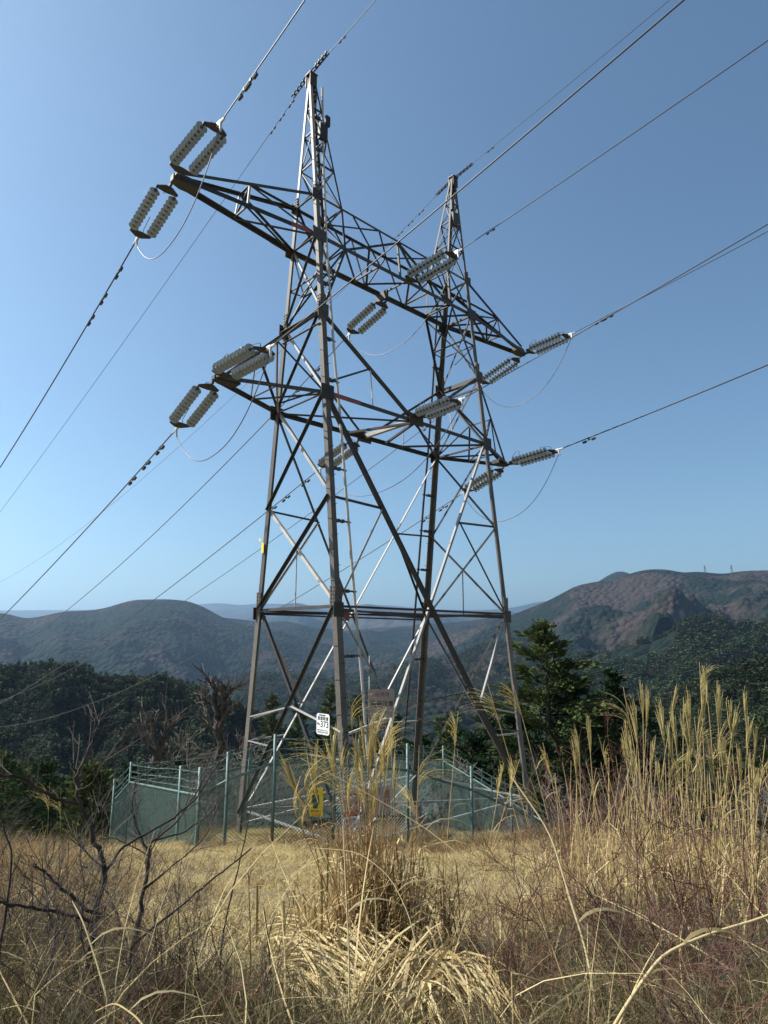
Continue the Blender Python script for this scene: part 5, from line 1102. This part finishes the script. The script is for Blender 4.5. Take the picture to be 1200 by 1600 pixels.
bare_tree('grey bare tree beside the pollarded one', 302, 1078, 40, 3, M_pale, 3, 4, 0.05, 0.3); bare_tree('bare tree just behind the left pylon leg', 400, 1110, 40, 4, M_twig, 3, 4, 0.06, 0.3); bare_tree('bare tree behind the number plate brace', 450, 1140, 34, 5, M_twig, 3, 4, 0.05, 0.3)
for k, (u, v, dd, lab, mm) in enumerate([(690, 1165, 34, 'pale bare tree right of the far pylon leg', M_pale), (725, 1185, 31, 'pale bare sapling between the right braces', M_pale), (765, 1195, 32, 'pale bare sapling left of the right pylon leg', M_twig), (880, 1195, 33, 'bare tree under the tall broad conifer', M_pale), (930, 1190, 34, 'bare tree under the very dark conifer', M_twig), (1000, 1195, 34, 'bare tree behind the sparse grass clump', M_pale), (1090, 1200, 32, 'bare tree behind the tall grass stems', M_twig), (1180, 1190, 32, 'bare tree at the right edge', M_pale), (480, 1175, 33, 'brown bare tree behind the yellow plate', M_twig), (280, 1170, 36, 'brown bare tree behind the left fence', M_twig)]):
    bare_tree(lab, u, v, dd, 40+k, mm, 3, 4, 0.04, 0.3)

# ---------------------------------------------------------------- woods on the hills
def far_tree(seed, h, rad, n, mat, size, cone=True):
    r = np.random.default_rng(seed); f = r.uniform(0.12, 1.0, n)
    rr_ = rad*((1-f)**0.8 if cone else np.sqrt(np.clip(1-(2*f-1.05)**2, 0.05, 1)))*r.uniform(0.6, 1.1, n); a = r.uniform(0, 6.283, n)
    c_ = np.stack([rr_*np.cos(a), rr_*np.sin(a), f*h], -1); out = np.stack([np.cos(a), np.sin(a), r.uniform(-0.2, 0.8, n)], -1); out /= np.linalg.norm(out, axis=1)[:, None]
    sd = np.stack([-np.sin(a), np.cos(a), r.normal(0, 0.3, n)], -1); l_ = size*r.uniform(0.6, 1.3, n)[:, None]
    V = np.stack([c_-sd*l_*0.5-np.array([0, 0, .2]), c_+sd*l_*0.5-np.array([0, 0, .2]), c_+out*l_*0.7+sd*l_*0.35, c_+out*l_*0.7-sd*l_*0.35], 1).reshape(-1, 3)
    V = np.vstack([V, [(0.12, 0, -2), (-0.12, 0.1, -2), (-0.08, -0.1, h*0.9), (0.08, -0.1, h*0.9)]])
    return big_mesh('far_tree', V, np.arange(len(V)).reshape(-1, 4), mat, False)
M_fw = [needle('wood_needles', (0.030, 0.048, 0.026), (0.055, 0.075, 0.040)), needle('wood_pine', (0.040, 0.058, 0.030), (0.070, 0.085, 0.045))]
ft = [far_tree(k, 12+k, 2.9, 110, M_fw[k % 2], 1.3) for k in range(3)]+[far_tree(10+k, 11, 3.6, 130, M_fw[k % 2], 1.3, False) for k in range(4)]+[far_tree(17, 10, 3.4, 100, M_bareforest, 1.1, False)]
def wood(name, ridge, n, umin, umax, q0, q1, protos, label, smin, smax):
    u = rng.uniform(umin, umax, n); d_ = fw[None]+r2[None]*((u-600)/FPX)[:, None]; az = np.arctan2(d_[:, 1], d_[:, 0]); Rc = ridge.Rc(az)
    r_ = Rc+rng.uniform(q0, q1, n); x = EYE[0]+r_*np.cos(az); y = EYE[1]+r_*np.sin(az); z = ridge.height(x, y)
    scatter(name, np.stack([x, y, z-0.3], -1), protos, rng.uniform(smin, smax, n), rots(n, 0.05), label, 'wood')
wood('left_wood', lh_r, 17000, -150, 760, -235, 25, ft, 'dense dark conifer wood on the near left hill', 0.42, 0.78)
wood('right_wood', ng_r, 12000, 820, 1400, -245, 25, ft, 'mixed conifer wood on the near right hill', 0.42, 0.78)
ftl = [far_tree(30+k, 12, 3.0, 26, M_need[k % 3], 2.6, k % 2 == 0) for k in range(4)]+[far_tree(36, 10, 3.6, 26, M_bareforest, 2.2, False), far_tree(37, 9, 3.6, 26, M_bareforest, 2.0, False)]
def patchy(ridge, n, umin, umax, q0, q1, sc_, th):
    u = rng.uniform(umin, umax, n); d_ = fw[None]+r2[None]*((u-600)/FPX)[:, None]; az = np.arctan2(d_[:, 1], d_[:, 0]); r_ = ridge.Rc(az)+rng.uniform(q0, q1, n)
    x = EYE[0]+r_*np.cos(az); y = EYE[1]+r_*np.sin(az); k = fbm(x/sc_, y/sc_, 4, 77) > th
    x, y = x[k], y[k]; return np.stack([x, y, ridge.height(x, y)-0.5], -1)
for nm, rg, n, a0, a1, q0, q1, lab in (('middle_wood', md_r, 26000, 700, 1400, -520, 30, 'wooded ridge in the middle distance on the right'), ('spur_wood', sp_r, 26000, 150, 1250, -620, 30, 'wooded spur across the middle of the valley')):
    p = patchy(rg, n, a0, a1, q0, q1, 120, 0.40); scatter(nm, p, ftl, rng.uniform(0.7, 1.3, len(p)), rots(len(p), 0.05), lab, 'wood')

# small pylons on the far mountains
def distant_pylon(u, v, ridge, hpx, label):
    d_ = fw+r2*(u-600)/FPX; az = math.atan2(d_[1], d_[0]); r_ = float(ridge.Rc(np.array([az]))[0])-ridge.front*0.0
    best = None
    for q in np.linspace(-ridge.front*0.9, 20, 240):     # walk down the slope to the point seen at v
        x = EYE[0]+(r_+q)*math.cos(az); y = EYE[1]+(r_+q)*math.sin(az); z = float(ridge.height(np.array([x]), np.array([y]))[0]); c_ = np.array([x, y, z])-EYE
        vv = 800-FPX*(c_@u2)/(c_@fw)
        if best is None or abs(vv-v) < best[0]: best = (abs(vv-v), x, y, z, np.linalg.norm(c_))
    _, x, y, z, D = best; h = hpx/FPX*D; t = thing('distant_pylon', label, 'pylon', (x, y, z), 'far pylons on the mountains')
    w0 = h*0.10; th = max(0.35, D*0.00022); mb = MB(); ar = MB()
    for sx in (-1, 1):
        for sy in (-1, 1): mb.tube([(sx*w0, sy*w0, -2), (sx*w0*0.3, sy*w0*0.3, h*0.72), (0, 0, h)], th, 3)
    for k in range(4):
        f0, f1 = k*0.18, (k+1)*0.18
        for sx in (-1, 1): mb.tube([(sx*w0*(1-f0), -w0*(1-f0), h*f0), (-sx*w0*(1-f1), -w0*(1-f1), h*f1)], th*0.7, 3)
    for f in (0.62, 0.75, 0.88): ar.tube([(-h*0.15*RH[0], -h*0.15*RH[1], h*f), (h*0.15*RH[0], h*0.15*RH[1], h*f)], th*0.9, 3)
    mb.build('tower_frame', M_steel, t); ar.build('crossarms', M_steel, t)
distant_pylon(1024, 922, rt_r, 24, 'small pale pylon on the flank of the right mountain'); distant_pylon(1093, 896, rt_r, 12, 'tiny pylon on the right skyline, left of its twin'); distant_pylon(1134, 898, rt_r, 14, 'tiny pylon on the right skyline, right of its twin'); distant_pylon(936, 945, rt_r, 18, 'faint pylon low on the left shoulder of the right mountain'); distant_pylon(301, 1020, lf_r, 26, 'faint pylon on the left mountain slope'); distant_pylon(434, 1036, lf_r, 22, 'faint pylon at the foot of the left mountain')

# ---------------------------------------------------------------- the air
mt, t, b = nodes_mat('air'); t.nodes.remove(b)
pv = t.nodes.new('ShaderNodeVolumePrincipled'); pv.inputs['Density'].default_value = 0.000075; pv.inputs['Color'].default_value = (0.47, 0.71, 1.0, 1); pv.inputs['Anisotropy'].default_value = 0.55
t.links.new(pv.outputs[0], t.nodes['Material Output'].inputs['Volume'])
mb = MB(); mb.box((0, 0, 350), 46000, 46000, 1500); o = mb.build('haze', mt, None); tag(o, kind='stuff', label='thin blue air over the valley and the mountains', cat='haze')
